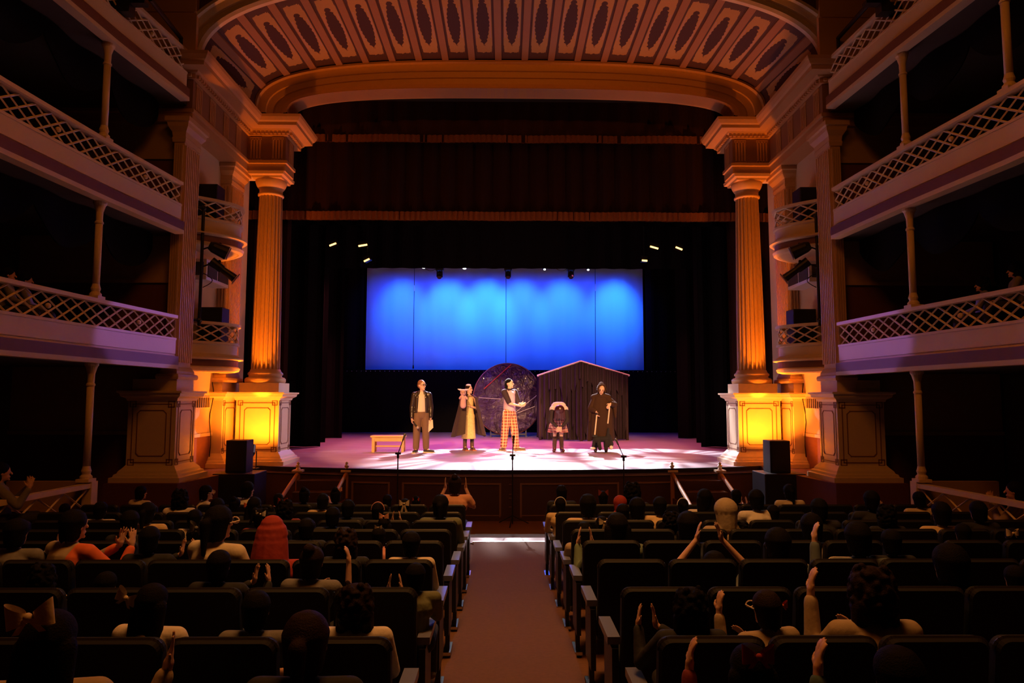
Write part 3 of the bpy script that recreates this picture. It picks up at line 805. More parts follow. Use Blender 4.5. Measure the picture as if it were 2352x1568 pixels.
# lighting booms by the piers
for nm in ('left', 'right'):
    y = 11.85; s = -1 if nm == 'left' else 1
    px = 463 if nm == 'left' else 1878
    X = P(px, 600, y).x; z0 = P(px, 735, y).z; z1 = P(px, 478 if nm == 'left' else 495, y).z
    t = thing('lighting_boom', (X, y, z0), f'{nm} black vertical lighting pole clamped beside the square pier', 'pole', 'lighting poles by the piers')
    m = MB(); m.tube((X, y, z0-.1), (X, y, z1+.02), .028, .028, 10); m.build('pole', BLACKM, t)
    for z in (z0, z1):
        m = MB(); m.tube((X, y, z), (X+s*.42, y-.35, z), .025, .025, 8); m.box((X+s*.42, y-.35, z), (.05, .07, .14)); m.ell((X, y, z), .05, 8, 6); m.build('clamp_arm', BLACKM, t)
    m = MB(); zc = P(px, 640, y).z; m.path([Vector((X-s*.03, y, zc))+Vector((-s*.16*math.sin(PI*i/8), .02, -.25*i/8+.1)) for i in range(9)], .008, 5); m.build('cable', BLACKM, t)
    for j, (py, tgt, big) in enumerate(((573, (-s*1.5, 13.6, 3.2), 1), (613, (-s*.5, 14.6, 2.2), 0))):
        z = P(px, py, y).z; dx = -s*.30
        o = Vector((X+dx, y+.06, z))
        l = thing('stage_lantern', (X, y, z), f'black {"short fresnel" if big else "long profile"} lantern on the {nm} lighting pole', 'stage light', 'stage lights on the poles')
        d = (Vector(tgt)-o); d = Vector((-s*.8, .35, -.62 if not big else -.35)).normalized()
        m = MB()
        if big: m.tube(o-d*.13, o+d*.12, .10, .125, 14); m.tube(o-d*.20, o-d*.13, .07, .10, 14)
        else: m.tube(o-d*.18, o+d*.05, .085, .075, 14); m.tube(o+d*.05, o+d*.30, .06, .075, 14)
        m.build('body', BLACKM, l)
        m = MB(); m.box(o+d*(.14 if big else .32), (.20, .20, .012), rot=d.to_track_quat('Z', 'Y').to_matrix()); m.build('colour_frame', BLACKM, l)
        m = MB(); m.path([(X, y, z), o+Vector((0, 0, .13)), o], .014, 6); m.build('yoke', BLACKM, l)
# loudspeakers
def speaker(cx, cy, z, w, d, h, lab, cat='loudspeaker', grp='loudspeakers', name='loudspeaker', grille=True, rz=0):
    t = thing(name, (cx, cy, z), lab, cat, grp)
    m = MB(); m.b2(cx-w/2, cx+w/2, cy-d/2, cy+d/2, z, z+h); m.build('cabinet', BLACKP, t, mod='bevel')
    if grille:
        m = MB(); m.b2(cx-w*.44, cx+w*.44, cy-d/2-.012, cy-d/2+.002, z+h*.05, z+h*.95); m.build('grille', mat('speaker_grille', (.006, .006, .007), .8), t)
    return t
for nm in ('left', 'right'):
    s = -1 if nm == 'left' else 1
    q = P(549 if nm == 'left' else 1785, 1073, 12.25); q2 = P(545 if nm == 'left' else 1795, 1110, 12.1)
    speaker(q2.x, 12.22, .09, .72, .62, .93, f'{nm} large black subwoofer standing on the stalls floor by the stage', name='subwoofer')
    speaker(q.x, 12.26, 1.02, .36, .34, .56, f'{nm} black loudspeaker standing upright on the subwoofer')
    q = P(490 if nm == 'left' else 1842, 710, 12.5)
    speaker(q.x, 12.55, P(490, 738, 12.5).z-.55, .42, .34, .80, f'{nm} black loudspeaker inside the lower curved balcony')
    q = P(483 if nm == 'left' else 1853, 430, 12.6)
    speaker(q.x, 12.55, 5.20, .46, .36, 1.05, f'{nm} black loudspeaker inside the upper curved balcony')
    # par can uplight
    X = -4.86 if s < 0 else 4.92
    t = thing('par_uplight', (X, 12.9, 1.0), f'{nm} small par can on the platform aimed up at the lit column', 'stage light', 'par cans lighting the columns')
    d = Vector((-.12*s*-1, .50, .86)).normalized(); o = Vector((X, 12.92, 1.34))
    m = MB()
    K = 16
    q = d.to_track_quat('Z', 'Y')
    def ring(r, z): return [o+q @ Vector((r*math.cos(2*PI*i/K), r*math.sin(2*PI*i/K), z)) for i in range(K)]
    rs = ring(.05, -.13)+ring(.085, -.06)+ring(.085, .10)+ring(.074, .10)+ring(.07, .0)
    m.add(rs, [(j*K+i, j*K+(i+1) % K, (j+1)*K+(i+1) % K, (j+1)*K+i) for j in range(4) for i in range(K)]+[tuple(range(K-1, -1, -1)), tuple(range(4*K, 5*K))])
    m.build('can', BLACKM, t)
    m = MB(); m.tube(o+d*.01, o+d*.02, .066, .066, 14); m.build('lens', mat('lit_lens', (1, .9, .7), .3, emit=(1, .82, .5), estr=14), t, label='glowing lens')
    m = MB(); m.path([(X-.11, 12.92, 1.01), (X-.11, 12.92, 1.33)], .01, 6); m.path([(X+.11, 12.92, 1.01), (X+.11, 12.92, 1.33)], .01, 6); m.b2(X-.14, X+.14, 12.84, 13.02, 1.0, 1.02); m.build('yoke', BLACKM, t)
    # cable down the wall by the third pedestal
    cab = MB(); cab.path([Vector((-5.73, 13.18, 2.62-.15*i+.0))+Vector((.02*math.sin(i*1.1), .03*math.sin(i*.8), 0)) for i in range(11)], .009, 5)
    if s > 0: mir(cab)
    tag(cab.build('hanging_cable', BLACKM), f'{nm} black cable running down the box wall', 'cable')
    # bars with lamps at the top gallery
    y = 9.2; a = P(345 if s < 0 else 2005, -2, 9.6); b = P(416 if s < 0 else 1925, 88, 10.9)
    t = thing('lighting_bar', (a.x, a.y, a.z), f'{nm} black lighting bar reaching across above the top gallery', 'bar', 'lighting bars above the top galleries')
    m = MB(); m.tube(a, b, .035, .035, 8); m.tube(b, b+Vector((0, 0, -.35)), .03, .03, 8); m.build('bar', BLACKM, t)
    c = P(296 if s < 0 else 2025, 8, 9.3)
    m = MB(); m.box(c, (.5, .12, .05)); m.box(c+Vector((0, -.25, .10)), (.45, .05, .05)); m.box(c+Vector((.1*s, .0, -.08)), (.30, .16, .16)); m.box(c+Vector((-.18, -.12, .04)), (.05, .35, .05)); m.box(c+Vector((.18, -.12, .04)), (.05, .35, .05)); m.build('lamp_cradle', BLACKM, t)

# ================= stage drapes, cyclorama =================
def drape(x0, x1, y, z0, z1, fold=.12, amp=.05, seed=0, n=None, zb=None):
    m = MB(); n = n or max(8, int((x1-x0)/fold*3)); rnd = random.Random(seed); ph = [rnd.uniform(0, 6) for _ in range(4)]
    def f(u, v, off=0):
        x = x0+(x1-x0)*u
        yy = y+amp*math.sin(x/fold*2*PI*.5+ph[0]+.6*math.sin(x*1.7+ph[1]))*(1 if v > 0 else .8)+.02*math.sin(x*3+ph[2])
        return (x, yy+off, z0+(z1-z0)*v)
    m.grid(lambda u, v: f(u, v), n, 4); m.grid(lambda u, v: f(u, v, .02), n, 4)
    return m
val = thing('valance', (0, 15.0, 8.0), 'upper dark red velvet valance with gold fringe across the stage', 'curtain', 'red valances')
q0 = P(1172, 328, 14.95).z; q1 = P(1172, 311, 14.95).z
drape(-5.5, 5.5, 14.98, q0, 11.79, .22, .04, 1).build('cloth', VELVET, val)
drape(-5.5, 5.5, 14.93, q0, q1, .06, .02, 2, n=260).build('fringe', FRINGE, val, label='gold fringe')
val = thing('valance', (0, 15.4, 8.0), 'lower dark red velvet valance with gold fringe across the stage', 'curtain', 'red valances')
q0 = P(1172, 507, 15.3).z; q1 = P(1172, 487, 15.3).z
drape(-6.2, 6.2, 15.33, q0, 11.79, .2, .06, 3).build('cloth', VELVET, val)
drape(-6.2, 6.2, 15.27, q0, q1, .06, .025, 4, n=300).build('fringe', FRINGE, val, label='gold fringe')
for nm in ('left', 'right'):
    s = -1 if nm == 'left' else 1
    a, b = (5.05, 6.4)
    drape(min(s*a, s*b), max(s*a, s*b), 15.55, 1.01, 11.79, .2, .07, 11+s).build('side_curtain', VELVET)
    tag(bpy.data.objects[[o.name for o in COL.objects if o.name.startswith('side_curtain')][-1]], f'{nm} dark red side curtain behind the fluted column', 'curtain', 'red side curtains')
    for j, (y, e) in enumerate(((18.6, 735), (20.3, 745), (22.6, 786))):
        xe = P(e if s < 0 else 2345-e, 1000, y).x; xo = s*8.6
        o = drape(min(xe, xo), max(xe, xo), y, 1.01, 11.79, .3, .10, 20+j).build('leg_curtain', BLACKC)
        tag(o, f'black leg curtain in the {nm} wing, {("nearest the audience", "middle of the three", "farthest upstage")[j]}', 'curtain', 'black leg curtains')
zt_ = P(1160, 617, 20.4).z
o = drape(-8.8, 8.8, 20.35, zt_, 11.79, .3, .05, 31).build('border_curtain', BLACKC); tag(o, 'black border curtain hiding the top of the blue cyclorama', 'curtain', 'black border curtains')
zt_ = P(1160, 518, 17.2).z
o = drape(-8.8, 8.8, 17.2, zt_, 11.79, .3, .05, 32).build('border_curtain', BLACKC); tag(o, 'black border curtain just behind the lower red valance', 'curtain', 'black border curtains')
xl = P(842, 700, 27.0).x; xr = P(1477, 700, 27).x
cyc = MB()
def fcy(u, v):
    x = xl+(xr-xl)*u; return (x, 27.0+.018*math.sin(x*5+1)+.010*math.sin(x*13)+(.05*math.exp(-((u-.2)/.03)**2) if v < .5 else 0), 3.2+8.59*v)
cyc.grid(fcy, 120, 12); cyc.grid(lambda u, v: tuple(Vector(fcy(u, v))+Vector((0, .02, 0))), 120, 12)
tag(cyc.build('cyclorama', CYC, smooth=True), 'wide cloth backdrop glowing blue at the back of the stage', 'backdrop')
zt_ = P(1160, 849, 26.2).z
bd = thing('black_backcloth', (0, 26.3, 1.0), 'low black backcloth with eyelets under the blue backdrop', 'curtain')
drape(-8.8, 8.8, 26.3, 1.01, zt_, .5, .04, 33).build('cloth', BLACKC, bd)
m = MB()
for i in range(74): m.ell((-6.5+.18*i, 26.22, zt_-.06), (.014, .008, .014), 6, 4)
m.build('eyelets', SILVER, bd)
for s in (-1, 1):
    x = xl-.02 if s < 0 else xr+.02
    o = drape(min(x, s*8.8), max(x, s*8.8), 26.6, 1.01, 11.79, .3, .06, 40+s).build('masking_curtain', BLACKC)
    tag(o, f'black masking curtain at the {"left" if s < 0 else "right"} edge of the blue backdrop', 'curtain', 'black masking curtains')
# thin cables in front of the backdrop
for px, k in ((952, 'left'), (1162, 'middle'), (1368, 'right')):
    a = P(px, 612, 25.8); b = P(px-3 if px < 1000 else px, 846, 25.8)
    t = thing('hanging_microphone', tuple(b), f'{k} thin vertical cable hanging in front of the blue backdrop', 'cable', 'cables before the backdrop')
    m = MB(); m.tube(Vector((a.x, a.y, 11.8)), b, .011, .011, 6); m.build('cable', BLACKM, t)
    if k == 'left': m = MB(); m.cap(b+Vector((0, 0, .02)), b+Vector((0, 0, .12)), .03, .02, 8); m.build('microphone', BLACKM, t)
    if k != 'middle': m = MB(); m.tube(P(px, 655 if k == 'left' else 652, 25.78), P(px, 668, 25.78), .018, .018, 6); m.build('reflector', WHITEP, t)
# batten, moving heads, small flood lamps
zb = P(1160, 612, 20.9).z
m = MB(); m.tube((-8.0, 20.9, zb+.1), (8.0, 20.9, zb+.1), .03, .03, 8)
for x in (-7, -3.5, 0, 3.5, 7): m.tube((x, 20.9, zb+.1), (x, 20.9, 11.8), .008, .008, 5)
tag(m.build('batten_pipe', BLACKM), 'black lighting batten pipe above the stage', 'pipe')
for px, k in ((1010, 'left'), (1167, 'middle'), (1311, 'right')):
    q = P(px, 616, 20.9)
    t = thing('moving_head', (q.x, 20.9, q.z), f'{k} of the black moving head lamps silhouetted against blue', 'stage light', 'moving heads over the stage')
    z = P(px, 634, 20.9).z
    m = MB(); m.box((q.x, 20.9, q.z-.0), (.24, .22, .14)); m.tube((q.x, 20.9, q.z), (q.x, 20.9, zb+.1), .02, .02, 6); m.build('base', BLACKP, t)
    m = MB(); m.box((q.x-.075, 20.9, (q.z+z)/2-.02), (.03, .12, .26)); m.box((q.x+.075, 20.9, (q.z+z)/2-.02), (.03, .12, .26)); m.build('yoke', BLACKP, t)
    m = MB(); m.ell((q.x, 20.88, z+.05), (.085, .09, .115), 14, 10); m.tube((q.x, 20.86, z+.03), (q.x, 20.80, z-.06), .065, .07, 12); m.build('head', BLACKP, t)
    if k != 'middle': m = MB(); m.path([(q.x-.1-.06*i, 20.92, q.z+.0-.08*math.sin(PI*i/6)) for i in range(7)], .008, 5); m.build('cable', BLACKM, t)
GLOW = mat('flood_glass', (1, 1, 1), .3, emit=(.85, .92, 1), estr=7)
for px, py, k in ((973, 615, 'first'), (1067, 617, 'second'), (1251, 619, 'third'), (1351, 620, 'fourth')):
    q = P(px, py, 20.55)
    t = thing('backlight_lamp', tuple(q), f'{k} from the left of the small white lamps above the backdrop', 'stage light', 'small white lamps above the backdrop')
    m = MB(); m.tube(q+Vector((0, 0, .02)), q+Vector((0, 0, .16)), .065, .05, 12); m.tube(q+Vector((0, 0, .1)), (q.x, q.y, 11.8), .012, .012, 6); m.build('can', BLACKM, t)
    m = MB(); m.ell(q+Vector((0, 0, .005)), (.055 if px < 1100 else .035, .05, .022), 10, 6); m.build('lens', GLOW, t)
AMBL = mat('amber_lamp_glass', (1, .5, .1), .3, emit=(1, .48, .12), estr=5)
for i, (px, py, w, a) in enumerate(((764, 561, .20, -22), (833, 563, .25, -10), (842, 597, .17, -26), (1503, 568, .24, 16), (1560, 570, .20, 22), (1481, 598, .15, 4))):
    q = P(px, py, 19.4)
    t = thing('amber_par_lamp', tuple(q), f'small amber lamp high in the dark {"left" if px < 1170 else "right"} wing, {("outermost", "middle and brightest", "lowest")[i] if i < 3 else ("middle and brightest", "outermost", "lowest")[i-3]}', 'stage light', 'amber lamps high in the wings')
    rot = Matrix.Rotation(R(-a*-1), 3, 'Y')
    m = MB(); m.box(q+Vector((0, .12, .06)), (w+.02, .18, .16), rot=rot); m.tube(q+Vector((0, .12, .06)), (q.x, q.y+.12, 11.8), .015, .015, 6); m.build('housing', BLACKM, t)
    m = MB(); m.box(q+Vector((0, .02, .0)), (w, .03, .042), rot=rot); m.build('glass', AMBL, t)

# ================= set pieces =================
# round tarpaulin moon
Y0 = 23.4; c = P(1166, 916, Y0); rx = (P(1244, 916, Y0)-c).x; rz = c.z-P(1166, 997, Y0).z
t = thing('tarpaulin_disc', (c.x, Y0, 1.0), 'big round hoop covered with shiny dark purple tarpaulin, behind the performers', 'set piece')
def tarp():
    m = mat('purple_tarpaulin', (.045, .020, .070), .22, spec=.9, coat=.4); nt = m.node_tree; b = nt.nodes['Principled BSDF']
    tc = nt.nodes.new('ShaderNodeTexCoord'); nz = nt.nodes.new('ShaderNodeTexNoise'); nz.inputs['Scale'].default_value = 2.2; nz.inputs['Detail'].default_value = 6; nz.inputs['Distortion'].default_value = 2.4
    bp = nt.nodes.new('ShaderNodeBump'); bp.inputs['Strength'].default_value = 1; bp.inputs['Distance'].default_value = .16
    nt.links.new(tc.outputs['Object'], nz.inputs['Vector']); nt.links.new(nz.outputs['Fac'], bp.inputs['Height']); nt.links.new(bp.outputs['Normal'], b.inputs['Normal'])
    return m
m = MB(); rg = 50; na = 160
def disc(r, a, off=0):
    x = c.x+rx*r*math.cos(a); z = c.z+rz*r*math.sin(a)
    wr = .0
    lowf = max(0, -math.sin(a))*r
    n_ = noise.fractal(Vector((x*1.3, z*1.3, 3.0)), 1, 2, 4)
    yy = Y0-.05-.10*(1-r*r)+.05*n_-.34*lowf*lowf*abs(math.sin(8*a+3*n_))*max(0, r-.35)-.05*lowf*abs(noise.noise(Vector((x*4, z*4, 1))))
    yy -= .04*max(0, 1-abs(z-c.z-.15*(x-c.x))/.05)*0
    return (x, yy+off, z)
m.grid(lambda u, v: disc(.02+.98*v, 2*PI*u), na, rg); m.build('tarpaulin', tarp(), t, smooth=True)
m = MB(); m.grid(lambda u, v: (c.x+rx*(.02+.98*v)*math.cos(2*PI*u), Y0+.06, c.z+rz*(.02+.98*v)*math.sin(2*PI*u)), 48, 2); m.build('backing', mat('blue_tarp_back', (.03, .06, .32), .5), t)
m = MB(); m.path([(c.x+(rx+.015)*math.cos(2*PI*i/64), Y0, c.z+(rz+.015)*math.sin(2*PI*i/64)) for i in range(65)], .022, 8); m.build('hoop', mat('copper_hoop', (.45, .18, .12), .35, .3), t)
def stripe(p0, p1, mt, w=.016, n=10):
    m = MB(); a = Vector(p0); b = Vector(p1)
    pts = []
    for i in range(n+1):
        q = a.lerp(b, i/n); r = math.hypot((q.x-c.x)/rx, (q.z-c.z)/rz); aa = math.atan2((q.z-c.z)/rz, (q.x-c.x)/rx)
        pts.append(Vector(disc(min(r, 1), aa))+Vector((0, -.012, 0)))
    m.path(pts, w, 5); return m
stripe(P(1174, 837, Y0), P(1112, 893, Y0), 0).build('red_tape', mat('red_tape', (.65, .08, .05), .4), t)
m = stripe(P(1100, 913, Y0), P(1150, 916, Y0), 0, .007); m.build('seam', SILVER, t)
stripe(P(1188, 948, Y0), P(1228, 933, Y0), 0, .007).build('seam', SILVER, t)
stripe(P(1160, 965, Y0), P(1236, 905, Y0), 0, .006).build('seam', SILVER, t)
m = MB()
for px in (1127, 1208):
    x = P(px, 1000, Y0).x; m.box((x, Y0, 1.03), (.06, .5, .06)); m.box((x, Y0+.02, 1.18), (.05, .05, .34))
m.b2(P(1127, 1000, Y0).x, P(1208, 1000, Y0).x, Y0, Y0+.06, 1.06, 1.12); m.build('stand', mat('dark_blue_wood', (.05, .06, .16), .6), t)

# gabled booth of black cloth
yb = 21.7; yf = 21.15
A = P(1241, 1006, yb); Bc = P(1335, 1006, yf); Cc = P(1441, 1008, yb)
hA = P(1241, 862, yb).z; hB = P(1335, 831, yf).z; hC = P(1441, 862, yb).z
CLOTHV = mat('black_booth_cloth', (.032, .019, .028), .85, noise_amt=.3, scale=3)
t = thing('gabled_booth', (Bc.x, yf, 1.0), 'tall gabled booth of draped black cloth with pale roof rails', 'set piece')
m = MB()
for q, h in ((A, hA), (Cc, hC)): m.tube((q.x, q.y, 1.0), (q.x, q.y, h), .045, .045, 8)
m.build('corner_post', mat('black_wood_post', (.05, .03, .03), .4), t)
m = MB(); m.tube((Bc.x, yf, 1.0), (Bc.x, yf, hB), .05, .05, 8); m.build('centre_post', mat('black_wood_post', (.05, .03, .03)), t)
m = MB()
for (x, y) in ((A.x, A.y+1.6), (Cc.x, Cc.y+1.6)): m.tube((x, y, 1.0), (x, y, hA), .035, .035, 8)
m.tube((A.x, A.y, hA), (A.x, A.y+1.6, hA), .03, .03, 8); m.tube((Cc.x, Cc.y, hC), (Cc.x, Cc.y+1.6, hC), .03, .03, 8); m.tube((A.x, A.y+1.6, hA), (Cc.x, Cc.y+1.6, hC), .03, .03, 8)
m.build('rear_frame', BLACKM, t)
for (p, hp, q, hq, sd) in ((A, hA, Bc, hB, 1), (Cc, hC, Bc, hB, 2)):
    m = MB(); d = (Vector((q.x, q.y, hq))-Vector((p.x, p.y, hp))).normalized()
    m.tube(Vector((p.x, p.y, hp+.02))-d*.10, Vector((q.x, q.y, hq+.02)), .035, .035, 6); m.build('roof_rail', SILVER, t)
    for lay in range(3):
        rnd = random.Random(sd*10+lay); N = 90
        m = MB()
        def f(u, v, lay=lay, rnd=rnd):
            x = p.x+(q.x-p.x)*u; yb_ = p.y+(q.y-p.y)*u; zt = hp+(hq-hp)*u
            L = u*1.5
            y = yb_+.07*math.sin(L*34+lay*2+1.5*math.sin(L*5))-.03*lay+.04*math.sin(L*11+lay)
            if lay == 0: zb = 1.03
            elif lay == 1: zb = 1.05+.5*abs((L*4.1+sd) % 2-1)**2
            else: zb = zt-.50-.95*abs((L*2.7+.6*sd) % 1.0-.5)*2*(.55+.45*math.sin(L*7+sd))
            return (x, y, zt+(zb-zt)*v)
        m.grid(f, N, 10); m.grid(lambda u, v: tuple(Vector(f(u, v))+Vector((0, .015, 0))), N, 10)
        m.build('cloth_layer', CLOTHV, t, smooth=True)
m = MB(); m.grid(lambda u, v: (Cc.x+.03*math.sin(u*30), Cc.y+1.6*u, 1.03+(hC-1.03)*v), 30, 2); m.grid(lambda u, v: (A.x+.03*math.sin(u*30), A.y+1.6*u, 1.03+(hA-1.03)*v), 30, 2)
m.build('side_cloth', CLOTHV, t)
# bench
YB = 17.0; l = P(855, 1003, YB).x; r_ = P(930, 1003, YB).x
PINE = mat('pine_wood', (.80, .52, .20), .5, noise_amt=.15, scale=6)
t = thing('wooden_bench', ((l+r_)/2, YB, 1.0), 'small yellow pine bench standing at the left of the stage', 'bench')
h = .40
m = MB(); m.b2(l-.02, r_+.02, YB-.17, YB+.17, 1+h-.045, 1+h); m.build('seat', PINE, t, mod='bevel')
m = MB(); m.b2(l+.06, r_-.04, YB-.14, YB-.11, 1+h-.14, 1+h-.045); m.b2(l+.06, r_-.04, YB+.11, YB+.14, 1+h-.14, 1+h-.045); m.build('apron', PINE, t)
for x in (l+.02, r_-.06):
    for y in (YB-.14, YB+.12):
        m = MB(); m.b2(x, x+.055 if x > l+.1 else x+.07, y-.02, y+.03, 1.0, 1+h-.045); m.build('leg', PINE, t)
m = MB(); m.b2(l+.06, r_-.03, YB-.01, YB+.02, 1.12, 1.155)
for x in (l+.03, r_-.055): m.b2(x, x+.03, YB-.13, YB+.13, 1.12, 1.16)
m.build('stretcher', PINE, t)

# microphone stands
def mic_stand(pxb, pyb, pxj, pyj, tip, y, lab, up=None):
    zf = .08; base = P(pxb, pyb, y); x = base.x; j = P(pxj, pyj, y); tp = P(tip[0], tip[1], y+tip[2])
    t = thing('microphone_stand', (x, y, zf), lab, 'microphone stand', 'microphone stands before the stage')
    m = MB(); m.tube((x, y, zf+.02), (x, y, j.z), .011, .011, 8); m.build('pole', BLACKM, t)
    for a in (20, 140, 260):
        m = MB(); m.cap((x, y, zf+.16), (x+.30*math.cos(R(a)), y+.30*math.sin(R(a)), zf+.012), .010, .010, 6); m.build('leg', BLACKM, t)
    m = MB(); m.tube((x, y, j.z-.05), (x, y, j.z+.03), .022, .022, 8); m.tube((x-.05, y, j.z+.03), (x+.05, y, j.z+.03), .02, .02, 8); m.build('clutch', BLACKM, t)
    m = MB(); a = Vector((x, y, j.z+.03)); m.cap(a, tp, .009, .009, 6); m.build('boom', BLACKM, t)
    d = (tp-a).normalized()
    m = MB(); m.tube(tp-d*.02, tp+d*.10, .014, .02, 10); m.ell(tp+d*.12, (.027, .027, .03), 10, 8); m.build('microphone', mat('mic_grey', (.10, .09, .09), .35, .5), t)
mic_stand(912, 1190, 914, 1045, (926, 1009, .25), 12.45, 'left microphone stand with boom leaning right before the stage')
mic_stand(1177, 1193, 1177, 1049, (1179, 1016, .15), 12.35, 'middle microphone stand upright before the centre of the stage')
mic_stand(1434, 1190, 1435, 1052, (1419, 1019, .3), 12.45, 'right microphone stand with boom leaning left before the stage')

# ================= people =================
def remeshed(mb, name, mats, vox, smooth=3, deci=None, keep=None):
    tmp = bpy.data.objects.new('tmp', mb.mesh('tmp', mats, fix=False)); COL.objects.link(tmp)
    m = tmp.modifiers.new('r', 'REMESH'); m.mode = 'VOXEL'; m.voxel_size = vox; m.use_smooth_shade = True
    if smooth: s = tmp.modifiers.new('s', 'SMOOTH'); s.factor = .5; s.iterations = smooth
    if deci: d = tmp.modifiers.new('d', 'DECIMATE'); d.ratio = deci
    dg = bpy.context.evaluated_depsgraph_get(); dg.update()
    me = bpy.data.meshes.new_from_object(tmp.evaluated_get(dg)); me.name = name
    me.materials.clear()
    for q in (mats if isinstance(mats, (list, tuple)) else [mats]): me.materials.append(q)
    bpy.data.objects.remove(tmp); me.polygons.foreach_set('use_smooth', [True]*len(me.polygons))
    return me
def link(me, name, parent, label=None, mt=None):
    o = bpy.data.objects.new(name, me); COL.objects.link(o); o.parent = parent
    if mt is not None: o.material_slots[0].link = 'OBJECT'; o.material_slots[0].material = mt
    if label: o['label'] = label
    return o
V = Vector
def hand(mb, w, d, nrm, s=1.0, side=1, curl=.2, spread=.16):
    """hand from wrist w pointing along d, palm facing nrm; side=+1 puts the thumb along d x nrm"""
    d = V(d).normalized(); n_ = V(nrm); n_ = (n_-d*n_.dot(d)).normalized(); t = d.cross(n_)*side
    w = V(w); L = .085*s
    rot = Matrix((t, n_, d)).transposed()
    mb.ell(w+d*L*.55, (.040*s, .016*s, .052*s), 10, 8, rot=rot)
    mb.cap(w, w+d*L*.3, .023*s, .026*s, 8)
    for i, (off, ln) in enumerate(((.032, .068), (.011, .078), (-.011, .072), (-.031, .056))):
        a = spread*(off/.03)*.6
        fd = (d+t*a).normalized(); b = w+d*L+t*off*s*.95
        k = b+fd*ln*.5*s+n_*curl*.012*s; e = k+(fd+n_*curl*1.2).normalized()*ln*.5*s
        mb.cap(b, k, .0095*s, .0088*s, 7); mb.cap(k, e, .0088*s, .0072*s, 7)
    b = w+d*L*.28+t*.030*s; k = b+(t*.75+d*.7).normalized()*.040*s; e = k+(t*.35+d*.9+n_*curl).normalized()*.030*s
    mb.cap(b, k, .013*s, .0105*s, 7); mb.cap(k, e, .0105*s, .0085*s, 7)
def head(mb, c, fwd=(0, 1, 0), up=(0, 0, 1), s=1.0, face=True):
    c = V(c); f = V(fwd).normalized(); u = V(up); u = (u-f*u.dot(f)).normalized(); r = f.cross(u)
    rot = Matrix((r, f, u)).transposed()
    mb.ell(c+u*.02*s, (.074*s, .092*s, .098*s), 16, 12, rot=rot)
    mb.ell(c-u*.048*s+f*.022*s, (.054*s, .062*s, .066*s), 14, 10, rot=rot)
    if face:
        mb.cap(c+f*.090*s+u*.01*s, c+f*.108*s-u*.022*s, .008*s, .014*s, 8)
        mb.ell(c+f*.078*s-u*.095*s, (.020*s, .016*s, .016*s), 8, 6, rot=rot)
        mb.ell(c+f*.083*s-u*.058*s, (.024*s, .014*s, .013*s), 8, 6, rot=rot)
        mb.ell(c+f*.080*s+u*.030*s, (.045*s, .012*s, .010*s), 8, 6, rot=rot)
    for q in (-1, 1): mb.ell(c+r*q*.076*s-u*.004*s-f*.008*s, (.010*s, .020*s, .031*s), 8, 6, rot=rot)
    return rot
def face_parts(c, fwd, up, s, parent, lip=True, glasses=False):
    c = V(c); f = V(fwd).normalized(); u = V(up); u = (u-f*u.dot(f)).normalized(); r = f.cross(u); rot = Matrix((r, f, u)).transposed()
    for q in (-1, 1):
        m = MB(); m.ell(c+r*q*.032*s+f*.084*s+u*.012*s, (.013*s, .008*s, .008*s), 8, 6, rot=rot); m.build('eye', mat('dark_eye', (.03, .02, .02), .3), parent)
    m = MB()
    for q in (-1, 1): m.cap(c+r*q*.018*s+f*.091*s+u*.032*s, c+r*q*.046*s+f*.083*s+u*.033*s, .005*s, .004*s, 6)
    m.build('eyebrows', mat('dark_brow', (.03, .015, .01), .8), parent)
    m = MB(); m.ell(c+f*.091*s-u*.058*s, (.022*s, .008*s, .006*s), 8, 6, rot=rot); m.build('mouth', mat('lip', (.35, .08, .06), .5), parent)
    if glasses:
        m = MB()
        for q in (-1, 1): m.path([c+f*.10*s+r*(q*.033+.024*math.cos(a*PI/5))*s+u*(.012+.019*math.sin(a*PI/5))*s for a in range(11)], .003*s, 5); m.path([c+f*.10*s+r*q*.056*s+u*.014*s, c+r*q*.08*s+u*.014*s], .003*s, 5)
        m.path([c+f*.104*s-r*.01*s+u*.014*s, c+f*.104*s+r*.01*s+u*.014*s], .003*s, 5); m.build('glasses', BLACKM, parent)
SKIN = mat('skin', (.62, .36, .24), .55); SKINW = mat('skin_light', (.78, .52, .38), .5)
HAIRB = mat('black_hair', (.0055, .004, .0035), .75, spec=.12, noise_amt=.3, scale=60, bump=.35, bscale=160)
HAIRD = mat('brown_hair', (.018, .008, .005), .7, spec=.15, noise_amt=.3, scale=60, bump=.35, bscale=160)

def limb_set(mb, J, k=1.0, legs=True, arms=True):
    """J: joints; skin body as one surface"""
    mb.cap(J['pel'], J['belly'], .115*k, .105*k, 12); mb.cap(J['belly'], J['chest'], .105*k, .115*k, 12)
    mb.cap(J['chest'], J['nb'], .09*k, .05*k, 12); mb.cap(J['nb'], J['hd']-J.get('up', V((0, 0, 1)))*.05*k, .046*k, .045*k, 12)
    for q in ('L', 'R'):
        mb.cap(J['nb']-J.get('up', V((0, 0, 1)))*.03*k, J['sh'+q], .05*k, .05*k, 10)
        if arms: mb.cap(J['sh'+q], J['el'+q], .047*k, .036*k, 10); mb.cap(J['el'+q], J['wr'+q], .036*k, .024*k, 10)
        mb.cap(J['pel'], J['hip'+q], .10*k, .088*k, 10)
        if legs: mb.cap(J['hip'+q], J['kn'+q], .082*k, .053*k, 10); mb.cap(J['kn'+q], J['an'+q], .053*k, .033*k, 10); mb.cap(J['an'+q], J['toe'+q], .035*k, .028*k, 8)

